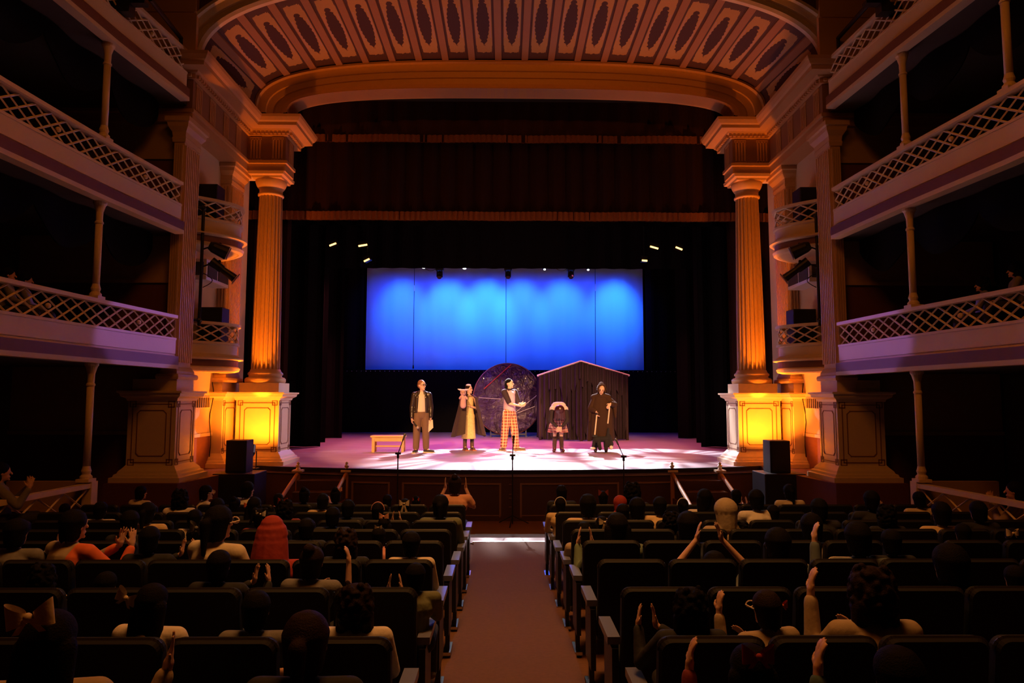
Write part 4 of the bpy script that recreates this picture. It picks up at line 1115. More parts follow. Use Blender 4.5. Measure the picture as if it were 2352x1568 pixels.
# ---- performers: canonical standing figures, feet on the stage ----
def stand_joints(H, fw=(0, -1, 0), feet=.11, lean=0):
    k = H/1.75; f = V(fw).normalized(); r = V((f.y, -f.x, 0))   # r = the figure's right
    J = {'pel': V((0, 0, .93*k)), 'belly': V((0, 0, 1.10*k)), 'chest': V((0, 0, 1.32*k)), 'nb': V((0, 0, 1.47*k)), 'hd': V((0, 0, 1.62*k))}
    for q, s in (('L', -1), ('R', 1)):
        J['sh'+q] = V((0, 0, 1.395*k))+r*s*.178*k; J['el'+q] = J['sh'+q]+V((0, 0, -.30*k))+r*s*.05*k; J['wr'+q] = J['el'+q]+V((0, 0, -.26*k))+f*.06*k
        J['hip'+q] = V((0, 0, .90*k))+r*s*.09*k; J['kn'+q] = V((0, 0, .49*k))+r*s*feet*k+f*.02; J['an'+q] = V((0, 0, .09*k))+r*s*feet*1.1*k; J['toe'+q] = J['an'+q]+f*.14*k+V((0, 0, -.055*k))
    J['k'] = k; J['f'] = f; J['r'] = r
    return J
def performer(px, py, y, H, lab, name='person'):
    q = P(px, py, y); t = thing(name, (q.x, y, 1.0), lab, 'person', 'performers on the stage'); t['_o'] = (0, 0, 0); return t
def bodymesh(J, t, skin, hands=None, facing=None, legs=True, vox=.008, s=None, extra=None):
    k = J['k']; mb = MB(); limb_set(mb, J, k, legs)
    hf = facing or J['f']; hu = J.get('hup', V((0, 0, 1)))
    head(mb, J['hd'], hf, hu, k*(s or 1))
    for q in (hands or {}):
        d, n_, c, sp, sd = hands[q]; hand(mb, J['wr'+q], d, n_, k*1.05, sd, c, sp)
    me = remeshed(mb, 'body', [skin], vox, 2); bo = link(me, 'body', t); bo['_o'] = (0, 0, 0)
    face_parts(J['hd'], hf, hu, k*(s or 1), bo, glasses=(extra == 'glasses'))
def cloth(mb, name, mt, t, vox=.010, smooth=3, label=None):
    return link(remeshed(mb, name, [mt], vox, smooth), name, t, label)
def shoes(J, t, mt, sole=None, k=1, h=0):
    for q in 'LR':
        a, b = J['an'+q], J['toe'+q]; m = MB(); d = (V((b.x, b.y, 0))-V((a.x, a.y, 0))).normalized()
        m.cap(V((a.x, a.y, .045))-d*.03, V((b.x, b.y, .038))+d*.04, .046, .040, 10)
        m.cap(V((a.x, a.y, .05)), V((a.x, a.y, .10+h)), .05, .052, 10)
        so = cloth(m, 'shoe', mt, t, .008, 2); so['_o'] = (0, 0, 0)
        if sole:
            m = MB(); rot = Matrix.Rotation(math.atan2(d.y, d.x), 3, 'Z'); c = (a+b)/2+d*.01; m.box((c.x, c.y, .012), (.30, .10, .024), rot=rot); m.build('sole', sole, so)

# performer 1: leather jacket
t = performer(967, 1036, 16.7, 1.76, 'man in black leather jacket, cream shirt and brown trousers, holding a microphone')
J = stand_joints(1.75, (.12, -1, 0)); f = J['f']; r = J['r']
J['wrR'] = J['elR']+V((0, 0, -.26))+f*.10; J['wrL'] = J['elL']+V((0, 0, -.25))+f*.05
J['toeL'] = J['anL']+V((.14, -.07, -.055)); J['toeR'] = J['anR']+V((-.02, -.15, -.055))
face1 = V((.8, -.62, 0))
bodymesh(J, t, SKINW, {'R': (V((.05, -.1, -1)), V((.6, .3, 0)), 1.6, .05, 1), 'L': (V((0, -.1, -1)), V((-.7, 0, 0)), 1.2, .05, -1)}, face1, s=1.09, extra='glasses')
m = MB(); c = J['hd']; ff = face1.normalized()
m.ell(c+V((0, 0, .060))-ff*.022, (.090, .098, .084), 14, 10); m.ell(c-ff*.050+V((0, 0, .01)), (.078, .062, .086), 12, 8)
cloth(m, 'hair', mat('auburn_hair', (.28, .12, .05), .6, noise_amt=.3, scale=50), t, .008)
m = MB(); m.cap(J['pel']+V((0, 0, .03)), J['chest'], .135, .130, 14); m.cap(J['chest'], J['nb']-V((0, 0, .04)), .12, .065, 12)
cloth(m, 'shirt', mat('cream_tshirt', (.80, .72, .55), .8, bump=.2, bscale=8), t)
m = MB()
for q, s in (('R', 1), ('L', -1)):
    o = r*s
    m.cap(J['shR'] if q == 'R' else J['shL'], J['el'+q], .072, .062, 12); m.cap(J['el'+q], J['wr'+q]-V((0, 0, -.03)), .062, .047, 12)
    m.cap(V((0, 0, .97))+o*.105-f*-.04, V((0, 0, 1.33))+o*.10+f*.05, .058, .062, 12)
    m.cap(V((0, 0, 1.33))+o*.10+f*.05, V((0, 0, 1.46))+o*.07+f*.01, .055, .04, 10)
    m.cap(J['nb']-V((0, 0, .02))-f*.02, J['sh'+q], .055, .065, 12)
m.cap(V((0, 0, .97))-f*.055+r*.05, V((0, 0, 1.40))-f*.05, .105, .10, 12); m.cap(V((0, 0, .97))-f*.055-r*.05, V((0, 0, 1.40))-f*.05, .105, .10, 12)
cloth(m, 'leather_jacket', mat('black_leather', (.030, .018, .014), .32, bump=.5, bscale=14, spec=.8), t, .009, 2)
TR = mat('brown_trousers', (.22, .13, .075), .8, bump=.35, bscale=9)
def trousers(J, t, mt, w=1, full=1.0, low=.10):
    m = MB()
    m.cap(J['pel']+V((0, 0, .06)), J['pel']-V((0, 0, .02)), .135*w, .14*w, 14)
    for q in 'LR':
        m.cap(J['pel']-V((0, 0, .02)), J['hip'+q], .13*w, .115*w, 12); m.cap(J['hip'+q], J['kn'+q], .112*w, .088*w*full, 12)
        a = J['kn'+q].lerp(J['an'+q], 1-low); m.cap(J['kn'+q], a, .088*w*full, .078*w*full, 12)
    return cloth(m, 'trousers', mt, t, .010, 3)
trousers(J, t, TR)
shoes(J, t, mat('dark_sneaker', (.05, .04, .035), .6), mat('cream_sole', (.85, .78, .62), .6))
m = MB(); w = J['wrR']+V((.03, -.03, -.09)); m.cap(w, w+V((.10, -.05, -.10)), .016, .018, 8); m.build('microphone_handle', BLACKM, t)
o = MB(); o.ell(w+V((.125, -.06, -.125)), .036, 12, 8); o.build('microphone_head', mat('mic_silver', (.6, .5, .38), .4, .4), t)
m = MB(); w = J['wrL']+V((.0, -.04, -.08)); m.add([w+V((-.045, 0, .02)), w+V((.05, 0, .03)), w+V((.065, -.02, -.16)), w+V((-.05, -.03, -.27)), w+V((-.045, .006, .02)), w+V((.05, .006, .03)), w+V((.065, -.014, -.16)), w+V((-.05, -.024, -.27))], [(0, 1, 2, 3), (7, 6, 5, 4), (0, 4, 5, 1), (1, 5, 6, 2), (2, 6, 7, 3), (3, 7, 4, 0)]); m.build('folded_paper', mat('cream_paper', (.85, .75, .55), .8), t)

# performer 2: cloaked woman with puppet
t = performer(1076, 1031, 17.5, 1.68, 'woman in long brown cloak over yellow flowered dress, her arm in a puppet')
J = stand_joints(1.66, (.35, -1, 0), feet=.09); f = J['f']; r = J['r']; k = J['k']
J['elR'] = J['shR']+V((.02, -.17, -.20)); J['wrR'] = J['elR']+V((.07, -.13, .13)); J['elL'] = J['shL']+V((.06, -.02, -.27)); J['wrL'] = J['elL']+V((-.15, -.16, .05))
bodymesh(J, t, SKINW, {'L': (V((-1, -.2, .3)), V((0, 0, -1)), .9, .05, 1)}, V((.9, -.4, 0)))
ff = V((.9, -.4, 0)).normalized(); c = J['hd']
m = MB(); m.ell(c+V((0, 0, .05))-ff*.02, (.082, .088, .078), 14, 10); m.ell(c-ff*.05, (.07, .055, .085), 12, 8); m.cap(c-ff*.06-V((0, 0, .05)), c-ff*.03-V((0, 0, .22)), .04, .03, 8)
cloth(m, 'hair', HAIRD, t, .008)
m = MB(); m.ell(c+V((0, 0, .108))-ff*.012, (.072, .078, .034), 14, 8); cloth(m, 'headscarf', mat('white_cotton', (.85, .82, .85), .8), t, .009)
DRESS = mat('yellow_flowered_dress', (.74, .60, .26), .8, noise_amt=.35, scale=26, bump=.3, bscale=12)
m = MB(); m.cap(V((0, 0, .84)), V((0, 0, 1.06)), .15, .115, 14); m.cap(V((0, 0, 1.06)), J['chest'], .115, .125, 14); m.cap(J['chest'], J['nb']-V((0, 0, .05)), .11, .06, 12)
m.lathe([(.15, .90), (.165, .6), (.185, .30), (.17, .29)], (0, 0, 0), 24)
cloth(m, 'dress', DRESS, t, .010)
CLK = mat('brown_black_cloak', (.060, .035, .024), .85, noise_amt=.15, bump=.2, bscale=6)
m = MB(); N = 64
def cloak(u, v, off=0):
    a = R(-152+304*u)      # opening to the front
    rr = .07+.13*min(1, v*5)**.6+(.23)*v+.028*math.sin(a*9+1)*v
    z = 1.44*k-(1.44*k-.40-.06*math.cos(a*2))*v
    if v < .18: z = 1.50*k-.10*(v/.18)
    back = -f
    dx = back*math.cos(a)+r*math.sin(a)
    return V((0, 0, 0))+dx*(rr+off)+V((0, 0, z))
m.grid(lambda u, v: cloak(u, v), N, 24); m.grid(lambda u, v: cloak(u, v, -.012), N, 24)
m.build('cloak', CLK, None, smooth=True).parent = t
shoes(J, t, mat('brown_boot', (.10, .05, .04), .5), mat('red_sole', (.45, .15, .10), .6), h=.16)
m = MB()
for q in 'LR': m.cap(J['kn'+q], J['an'+q], .055, .042, 10)
cloth(m, 'stockings', mat('black_stockings', (.03, .02, .02), .8), t)
# the hand puppet
w = J['wrR']+V((-.05, -.05, .10)); base = t.location
pt = thing('hand_puppet', tuple(base+w), 'pink plush hand puppet with white ears held beside her face', 'puppet'); pt['_o'] = (0, 0, 0)
PINK = mat('pink_plush', (.72, .45, .42), .95, noise_amt=.12, bump=.5, bscale=40)
m = MB(); m.cap((0, 0, -.22), (0, 0, .02), .075, .065, 12); m.ell((0, -.02, .10), (.075, .08, .075), 12, 10); m.cap((0, -.07, .09), (.02, -.13, .07), .035, .025, 10); m.cap((.05, -.03, 0), (.10, -.09, -.05), .03, .025, 8); m.cap((-.05, -.03, 0), (-.08, -.10, -.04), .03, .025, 8)
cloth(m, 'plush_body', PINK, pt, .007)
m = MB(); m.ell((0, -.02, .165), (.095, .07, .022), 12, 8)
for q in (-1, 1): m.cap((q*.06, -.01, .165), (q*.135, -.01, .19), .03, .010, 8)
cloth(m, 'white_ears', mat('white_plush', (.85, .83, .86), .95), pt, .006)
m = MB()
for q in (-1, 1): m.ell((q*.03, -.095, .115), .009, 8, 6)
m.build('eyes', BLACKM, None).parent = pt

# performer 3: plaid trousers
t = performer(1170, 1031, 17.45, 1.85, 'man in lavender knitted vest and orange plaid trousers, hands clasped forward')
J = stand_joints(1.82, (.80, -.62, 0), feet=.12); f = J['f']; r = J['r']; k = J['k']
J['anR'] = V((-.15, -.02, .09)); J['anL'] = V((.17, -.02, .09)); J['knR'] = V((-.115, -.05, .50)); J['knL'] = V((.13, -.05, .50)); J['toeR'] = V((-.21, -.14, .035)); J['toeL'] = V((.33, -.08, .035))
J['shR'] = V((-.13, -.10, 1.47)); J['shL'] = V((.13, .10, 1.47)); J['elR'] = V((.00, -.22, 1.18)); J['wrR'] = V((.24, -.26, 1.13)); J['elL'] = V((.24, .02, 1.18)); J['wrL'] = V((.30, -.18, 1.16))
bodymesh(J, t, SKINW, {'R': (V((1, .0, .12)), V((0, 1, .2)), .9, .06, 1), 'L': (V((.7, -.5, .12)), V((-.3, -1, 0)), .9, .06, -1)}, V((.93, -.35, .05)))
c = J['hd']; ff = V((.93, -.35, 0)).normalized()
m = MB(); m.ell(c+V((0, 0, .06))-ff*.02, (.088, .095, .078), 14, 10); m.ell(c-ff*.055+V((0, 0, -.005)), (.075, .06, .09), 12, 8); m.cap(c-ff*.06+V((0, 0, .06)), c-ff*.08-V((0, 0, .09)), .06, .045, 10)
cloth(m, 'hair', HAIRB, t, .008)
m = MB()
for q in 'LR': m.cap(J['sh'+q], J['sh'+q].lerp(J['el'+q], .85), .085, .068, 12); m.cap(J['nb']-V((0, 0, .04)), J['sh'+q], .06, .075, 12)
m.cap(J['nb']-V((0, 0, .05)), J['nb']-V((0, 0, .01)), .078, .066, 12)
cloth(m, 'black_shirt', mat('black_purple_shirt', (.035, .018, .030), .8), t)
m = MB(); m.cap(V((0, 0, 1.04)), V((0, 0, 1.18)), .155, .15, 16); m.cap(V((0, 0, 1.18)), V((0, 0, 1.38)), .15, .145, 14); m.cap(V((0, 0, 1.38)), V((0, 0, 1.46)), .13, .09, 12)
for q in 'LR': m.cap(V((0, 0, 1.40)), J['sh'+q]*.72+V((0, 0, .40)), .11, .085, 12)
cloth(m, 'knitted_vest', mat('lavender_knit', (.66, .46, .60), .9, bump=.3, bscale=30), t)
def plaid(name, base, l1, l2, s):
    m = bpy.data.materials.new(name); m.use_nodes = True; nt = m.node_tree; n = nt.nodes; k_ = nt.links; b = n['Principled BSDF']; b.inputs['Roughness'].default_value = .85
    tc = n.new('ShaderNodeTexCoord'); sp = n.new('ShaderNodeSeparateXYZ'); k_.new(tc.outputs['Object'], sp.inputs[0])
    def M(op, a, b2=None):
        q = n.new('ShaderNodeMath'); q.operation = op
        for i, v in enumerate((a, b2)):
            if v is None: continue
            if isinstance(v, (int, float)): q.inputs[i].default_value = v
            else: k_.new(v, q.inputs[i])
        return q.outputs[0]
    h = M('ADD', sp.outputs[0], M('MULTIPLY', sp.outputs[1], .55))
    def st(v, off, w): return M('LESS_THAN', M('FRACT', M('ADD', M('MULTIPLY', v, s), off)), w)
    def mix(f, A, B):
        q = n.new('ShaderNodeMix'); q.data_type = 'RGBA'; k_.new(f, q.inputs['Factor'])
        for nm_, c_ in (('A', A), ('B', B)):
            if isinstance(c_, tuple): q.inputs[nm_].default_value = (*c_, 1)
            else: k_.new(c_, q.inputs[nm_])
        return q.outputs['Result']
    dk = M('MULTIPLY', M('ADD', st(h, .5, .4), st(sp.outputs[2], .5, .4)), .5)
    c_ = mix(dk, base, l2); c_ = mix(M('MAXIMUM', st(h, 0, .13), st(sp.outputs[2], 0, .13)), c_, l1)
    k_.new(c_, b.inputs['Base Color']); return m
PL = plaid('orange_plaid', (.70, .22, .07), (.90, .74, .48), (.22, .05, .06), 13)
trousers(J, t, PL, 1.05, 1.06, .06)
shoes(J, t, mat('brown_suede_shoe', (.16, .10, .07), .8), mat('tan_sole', (.5, .38, .25), .7))

# performer 4: bowing girl
t = performer(1282, 1034, 17.0, 1.6, 'girl bowing forward, dark red hair hanging, plaid skirt and knee socks')
J = stand_joints(1.58, (0, -1, 0), feet=.085); k = J['k']
J['pel'] = V((0, .10, .86)); J['belly'] = V((0, -.05, 1.0)); J['chest'] = V((0, -.22, 1.08)); J['nb'] = V((0, -.37, 1.06)); J['hd'] = V((0, -.47, .98)); J['up'] = V((0, -.5, -.86)); J['hup'] = V((0, -.45, -.9))
for q, s in (('L', 1), ('R', -1)):
    J['sh'+q] = V((s*.16, -.30, 1.04)); J['el'+q] = V((s*.20, -.34, .78)); J['wr'+q] = V((s*.05, -.40, .62)); J['hip'+q] = V((s*.085, .08, .82)); J['kn'+q] = V((s*.08, .02, .44)); J['an'+q] = V((s*.09, .03, .08)); J['toe'+q] = V((s*.11, -.10, .03))
bodymesh(J, t, SKINW, {'R': (V((.7, -.1, -.7)), V((.3, .9, 0)), .6, .08, -1), 'L': (V((-.7, -.1, -.7)), V((-.3, .9, 0)), .6, .08, 1)}, V((0, -.88, .2)))
m = MB(); m.cap((0, .06, .90), (0, -.08, 1.02), .14, .14, 14); m.cap((0, -.08, 1.02), (0, -.26, 1.05), .14, .13, 14)
for s in (-1, 1): m.cap((s*.06, -.10, 1.06), (s*.145, -.27, 1.05), .12, .09, 12)
m.cap((-.07, -.22, 1.11), (.07, -.22, 1.11), .12, .12, 12)
m.cap((0, -.24, 1.03), (0, -.36, .98), .10, .07, 10)
cloth(m, 'blouse', mat('pale_lavender_blouse', (.80, .70, .74), .8), t)
m = MB()
for q in 'LR': m.cap(J['sh'+q]+V((0, 0, -.03)), J['el'+q], .068, .055, 12); m.cap(J['el'+q], J['wr'+q].lerp(J['el'+q], .12), .055, .035, 10)
m.cap((-.12, -.28, .90), (.12, -.28, .90), .08, .08, 12); m.cap((0, -.14, .88), (0, -.28, .88), .11, .08, 12)
cloth(m, 'black_bodice', mat('black_bodice', (.03, .018, .02), .8), t)
HR = mat('dark_red_hair', (.05, .006, .007), .30, noise_amt=.4, scale=40, spec=.8)
m = MB(); m.ell((0, -.50, 1.05), (.118, .11, .115), 14, 10)
for i in range(11):
    x = -.11+.022*i; zb = .78+.06*abs(math.sin(i*2.1)); m.cap((x*.95, -.55+.35*abs(x), 1.02), (x*1.2, -.53+.2*abs(x), zb), .028, .010, 7)
cloth(m, 'hair', HR, t, .007, 1)
m = MB(); N = 72
def skirt(u, v, off=0):
    a = 2*PI*u; rr = .135+.095*v+.014*math.sin(a*16)*v; return (rr*1.08*math.cos(a)*(1+off), .06+rr*.85*math.sin(a)*(1+off)-.02*v, .91-.43*v)
m.grid(lambda u, v: skirt(u, v), N, 8); m.grid(lambda u, v: skirt(u, v, -.05), N, 8)
m.build('plaid_skirt', plaid('pink_plaid', (.55, .16, .14), (.86, .72, .66), (.16, .05, .12), 15), None, smooth=True).parent = t
m = MB()
for q in 'LR': m.cap(J['kn'+q]-V((0, 0, .10)), J['an'+q], .060, .046, 12)
cloth(m, 'knee_socks', mat('dark_knee_socks', (.07, .035, .03), .8), t)
shoes(J, t, mat('burgundy_boot', (.09, .02, .025), .25, spec=.8), h=.10)

# performer 5: hooded robe
t = performer(1380, 1034, 17.0, 1.7, 'hooded figure in long dark brown robe leaning forward, working a cat puppet with rods')
J = stand_joints(1.72, (-.15, -1, 0), feet=.12); f = J['f']; r = J['r']; k = J['k']
J['chest'] += V((0, -.08, -.02)); J['nb'] += V((0, -.15, -.03)); J['hd'] += V((-.0, -.22, -.07))
J['hup'] = V((.1, -.3, 1))
J['shR'] += V((0, -.1, -.03)); J['shL'] += V((0, -.1, -.03))
J['elR'] = V((-.27, -.16, 1.06)); J['wrR'] = V((-.15, -.30, 1.00)); J['elL'] = V((.33, -.15, 1.16)); J['wrL'] = V((.20, -.33, 1.19))
bodymesh(J, t, SKINW, {'R': (V((.2, -.3, -1)), V((.8, 0, 0)), 1.6, .05, 1), 'L': (V((-.5, -.3, -.6)), V((0, .5, -.4)), 1.5, .05, -1)}, V((-.15, -.85, -.3)))
ROBE = mat('dark_brown_robe', (.055, .028, .016), .9, spec=.15, noise_amt=.12, bump=.2, bscale=5)
m = MB(); N = 72
def robe(u, v, off=0):
    a = 2*PI*u
    rr = (.13+.155*min(1, v*3.0))*(1+.16*v)+.016*math.sin(a*8+1)*v+.010*math.sin(a*17)*v
    cx = 0; cy = -.11*(1-v)
    z = 1.43-(1.43-.30)*v+(.03*math.sin(a*5) if v > .95 else 0)
    return (cx+(rr+off)*1.0*math.cos(a), cy+(rr+off)*.78*math.sin(a), z)
m.grid(lambda u, v: robe(u, v), N, 24); m.grid(lambda u, v: robe(u, v, -.012), N, 24); m.build('robe', ROBE, None, smooth=True).parent = t
m = MB()
for q in 'LR':
    s = -1 if q == 'R' else 1
    m.cap(J['sh'+q]-V((s*.04, 0, .02)), J['el'+q], .085, .075, 12); m.cap(J['el'+q], J['wr'+q].lerp(J['el'+q], .25), .075, .065, 12); m.cap(J['el'+q], J['el'+q]+V((s*.02, .03, -.30)), .07, .03, 10)
    m.cap(J['nb']-V((0, 0, .05)), J['sh'+q], .10, .08, 12)
m.cap((0, -.05, 1.32), (0, -.02, 1.05), .16, .15, 14)
cloth(m, 'cape_sleeves', ROBE, t)
c = J['hd']; m = MB(); ff = V((-.15, -.85, -.3)).normalized()
for i in range(13):
    a = PI*(-.18+1.36*i/12); m.cap(c+V((.098*math.cos(a), -.055, .02+.115*math.sin(a))), c+V((.085*math.cos(a), .06, .03+.10*math.sin(a))), .022, .03, 8)
m.ell(c+V((0, .055, .045)), (.10, .08, .11), 12, 10); m.cap(c+V((0, .06, -.02)), J['nb']+V((0, .03, -.02)), .09, .10, 12)
m.cap(c+V((.0, .02, .12)), c+V((0, .04, .13)), .075, .07, 10)
cloth(m, 'hood', ROBE, t, .008)
trousers(J, t, mat('black_trousers', (.02, .018, .018), .8), .8, .95, .1)
shoes(J, t, mat('black_leather_shoe', (.025, .015, .015), .3, spec=.8), h=.05)
# cat puppet with rods
b = t.location; w1 = b+J['wrR']+V((.01, -.05, -.08)); w2 = b+J['wrL']+V((-.03, -.03, -.09))
ct = thing('cat_puppet', (b.x, b.y-.25, 1.0), 'black plush cat puppet with white paws hung on two cream rods', 'puppet'); ct['_o'] = (0, 0, 0); cl = ct.location
CATM = mat('black_plush', (.02, .018, .02), .95, noise_amt=.3, bump=.5, bscale=60)
def lc(px, py, y=16.75): return P(px, py, y)-cl
m = MB(); m.cap(lc(1370, 1009), lc(1398, 1007), .075, .07, 12); m.cap(lc(1366, 1008), lc(1362, 1026), .045, .035, 10); m.cap(lc(1374, 1010), lc(1378, 1030, 16.68), .055, .045, 10)
m.cap(lc(1394, 1008), lc(1392, 1030, 16.68), .06, .05, 10); m.cap(lc(1398, 1003), lc(1404, 1020), .07, .06, 10); m.cap(lc(1396, 1003), lc(1397, 985), .05, .03, 10)
m.ell(lc(1401, 1021), (.075, .07, .07), 12, 8)
cloth(m, 'plush_body', CATM, ct, .008)
m = MB(); m.ell(lc(1361, 1032, 16.7)+V((0, -.02, .03)), (.07, .08, .035), 12, 8); m.ell(lc(1403, 1027)+V((0, -.05, 0)), (.05, .05, .05), 12, 8); cloth(m, 'white_paws', mat('white_plush2', (.85, .80, .72), .95), ct, .007)
m = MB(); m.tube(w1-cl, lc(1366, 998), .018, .018, 8); m.tube(w2-cl, lc(1396, 972), .018, .018, 8); m.build('rods', mat('cream_rod', (.85, .72, .45), .6), None).parent = ct
m = MB(); m.box(lc(1366, 1001), (.12, .06, .05)); m.ell(w1-cl+V((0, 0, .02)), .03, 8, 6); m.build('rod_joint', BLACKM, None).parent = ct

# ================= seats =================
ROWS = {0: 2.15, 1: 3.0, 2: 3.85, 3: 4.7, 4: 5.5, 5: 6.3, 6: 7.1, 7: 7.9, 8: 8.7}
TOPZ = {0: 1.335, 1: 1.318, 2: 1.294, 3: 1.248, 4: 1.208, 5: 1.145, 6: 1.085, 7: 1.035, 8: .995}
ORD = {8: 'front', 7: 'second', 6: 'third', 5: 'fourth', 4: 'fifth', 3: 'sixth', 2: 'seventh', 1: 'eighth', 0: 'ninth'}
NTH = ['first', 'second', 'third', 'fourth', 'fifth', 'sixth', 'seventh', 'eighth', 'ninth', 'tenth', 'eleventh']
def make_seat():
    t = bpy.data.objects.new('theatre_seat', None); COL.objects.link(t); t.empty_display_size = .1
    # backrest: rounded slab, leaning towards the camera side (-y)
    def slab(x0, x1, z0, z1, th, rad, lean, m, bulge=.0):
        pts = []; K = 5
        for cx, cz, a0 in ((x1-rad, z1-rad, 0), (x0+rad, z1-rad, 90), (x0+rad*.5, z0+rad*.5, 180), (x1-rad*.5, z0+rad*.5, 270)):
            rr = rad if a0 < 180 else rad*.5
            for i in range(K+1):
                a = R(a0+90*i/K); pts.append((cx+rr*math.cos(a), cz+rr*math.sin(a)))
        def yl(z): return -(z-.42)*lean
        n = len(pts); vs = []
        for sgn, sc in ((-1, .96), (-.6, 1), (.6, 1), (1, .96)):
            for x, z in pts: cx, cz = (x0+x1)/2, (z0+z1)/2; X = cx+(x-cx)*sc; Z = cz+(z-cz)*sc; vs.append((X, yl(Z)+sgn*th/2, Z))
        fs = [(j*n+i, j*n+(i+1) % n, (j+1)*n+(i+1) % n, (j+1)*n+i) for j in range(3) for i in range(n)]+[tuple(range(n-1, -1, -1)), tuple(range(3*n, 4*n))]
        m.add(vs, fs)
        return pts, yl
    m = MB(); pts, yl = slab(-.225, .225, .36, .90, .075, .05, .13, m); KIDS['b'] = None
    parts = [m.build('backrest', SEATB, None)]
    m = MB(); top = [p for p in pts if p[1] > .60]; top = sorted(top, key=lambda p: -p[0])
    m.path([V((x*1.0, yl(z)-.012, z)) for x, z in top], .0095, 5); parts.append(m.build('piping', SEATR, None))
    m = MB(); m.box((0, .26, .42), (.43, .42, .09)); parts.append(m.build('cushion', SEATB, None, mod='bevel'))
    m = MB(); m.box((-.24, .18, .60), (.05, .34, .035)); parts.append(m.build('armrest', SEATA, None, mod='bevel'))
    m = MB(); m.box((-.24, .10, .35), (.028, .12, .48)); m.box((-.24, .10, .055), (.028, .06, .12)); m.box((-.24, .13, .012), (.05, .26, .024)); parts.append(m.build('leg', BLACKM, None))
    for p in parts: p.parent = t
    del KIDS['b']; KIDS[t.name] = parts
    m = MB(); m.box((.26, .17, .60), (.07, .36, .04)); m.box((.245, .16, .47), (.03, .30, .24))
    end_arm = m.mesh('end_armrest', [SEATA])
    m = MB(); m.box((.255, .13, .36), (.035, .30, .40)); m.box((.255, .10, .09), (.035, .05, .2)); end_leg = m.mesh('end_standard', [BLACKM])
    m = MB(); m.box((.255, .13, .012), (.06, .24, .024)); foot = m.mesh('foot', [CHROME])
    cap_ = MB(); cap_.box((.262, .17, .624), (.062, .35, .012)); capm = cap_.mesh('arm_cap', [SEATA])
    return t, end_arm, end_leg, foot
SEAT, ENDA, ENDL, FOOT = make_seat()
used = False
SEATPOS = {}
for row, y in ROWS.items():
    if row == 0: nseat = 3
    else: nseat = min(10, int((y*.80+.1-.4)/.48)+1)
    if row == 1: nseat = 4
    for side in ('left', 'right'):
        s = -1 if side == 'left' else 1
        e = -.60 if side == 'left' else .505-.075*(y-3)/5.7
        ns = nseat
        if y > 8 : ns = 10
        for i in range(ns):
            x = e+s*(.24+.48*i)
            if abs(x) > 5.25: continue
            if not used: o = SEAT; used = True
            else: o = copy_tree(SEAT)
            zf = TOPZ[row]-.905
            o.location = (x, y+.06, zf); o.scale = (s*-1, 1, 1)
            if s > 0: o.scale = (-1, 1, 1)
            else: o.scale = (1, 1, 1)
            tag(o, f'dark padded theatre seat, {ORD[row]} row {side} of the aisle, {NTH[i]} from the aisle', 'seat', 'rows of theatre seats')
            SEATPOS[(row, side, i)] = (x, y, zf)
            if i == 0:
                for nme, me in (('end_armrest', ENDA), ('end_standard', ENDL), ('foot', FOOT)):
                    c = bpy.data.objects.new(nme, me); COL.objects.link(c); c.parent = o

# ================= audience =================
def seated(pose):
    k = .82
    J = {'pel': V((0, 0, .11)), 'belly': V((0, -.02, .24)), 'chest': V((0, -.03, .39)), 'nb': V((0, -.02, .50)), 'hd': V((0, .0, .625)), 'k': k}
    for q, s in (('L', -1), ('R', 1)):
        J['sh'+q] = V((s*.162, -.02, .462)); J['hip'+q] = V((s*.08, .03, .09)); J['kn'+q] = V((s*.10, .36, .09)); J['an'+q] = V((s*.10, .40, -.27)); J['toe'+q] = V((s*.10, .50, -.33))
        J['el'+q] = V((s*.20, .08, .24)); J['wr'+q] = V((s*.06, .27, .17))
    H = {}
    if pose == 'clap':
        for q, s in (('L', -1), ('R', 1)): J['el'+q] = V((s*.22+.05, .14, .27)); J['wr'+q] = V((s*.055+.21, .24, .46)); H[q] = (V((-s*.12, .15, 1)), V((-s, 0, 0)), .15, .3, s)
    elif pose == 'up':
        for q, s in (('L', -1), ('R', 1)): J['el'+q] = V((s*.27, .06, .60)); J['wr'+q] = V((s*.09, .10, .80)); H[q] = (V((-s*.25, .2, 1)), V((-s, 0, .3)), .2, .3, s)
    elif pose == 'hug':
        for q, s in (('L', -1), ('R', 1)): J['el'+q] = V((s*.23, .03, .36)); J['wr'+q] = V((s*.125, .10, .58)); H[q] = (V((s*.05, .1, 1)), V((-s, 0, 0)), .2, .3, s)
    elif pose == 'raise':
        J['elL'] = V((-.22, .12, .30)); J['wrL'] = V((-.20, .18, .58)); H['L'] = (V((.15, .1, 1)), V((1, 0, 0)), .5, .12, 1)
        J['elR'] = V((.21, .14, .28)); J['wrR'] = V((.07, .26, .36)); H['R'] = (V((-.5, .3, .6)), V((-1, 0, 0)), .4, .12, 1)
    elif pose == 'side':   # hand far to one side with open palm
        J['elR'] = V((.26, .10, .26)); J['wrR'] = V((.33, .14, .48)); H['R'] = (V((.15, .1, 1)), V((-1, -.3, 0)), .1, .4, 1)
    for q, s in (('L', -1), ('R', 1)):
        if q not in H: H[q] = (V((-s*.4, 1, -.15)), V((0, 0, -1)), .3, .08, s)
    return J, H
AUD = {}
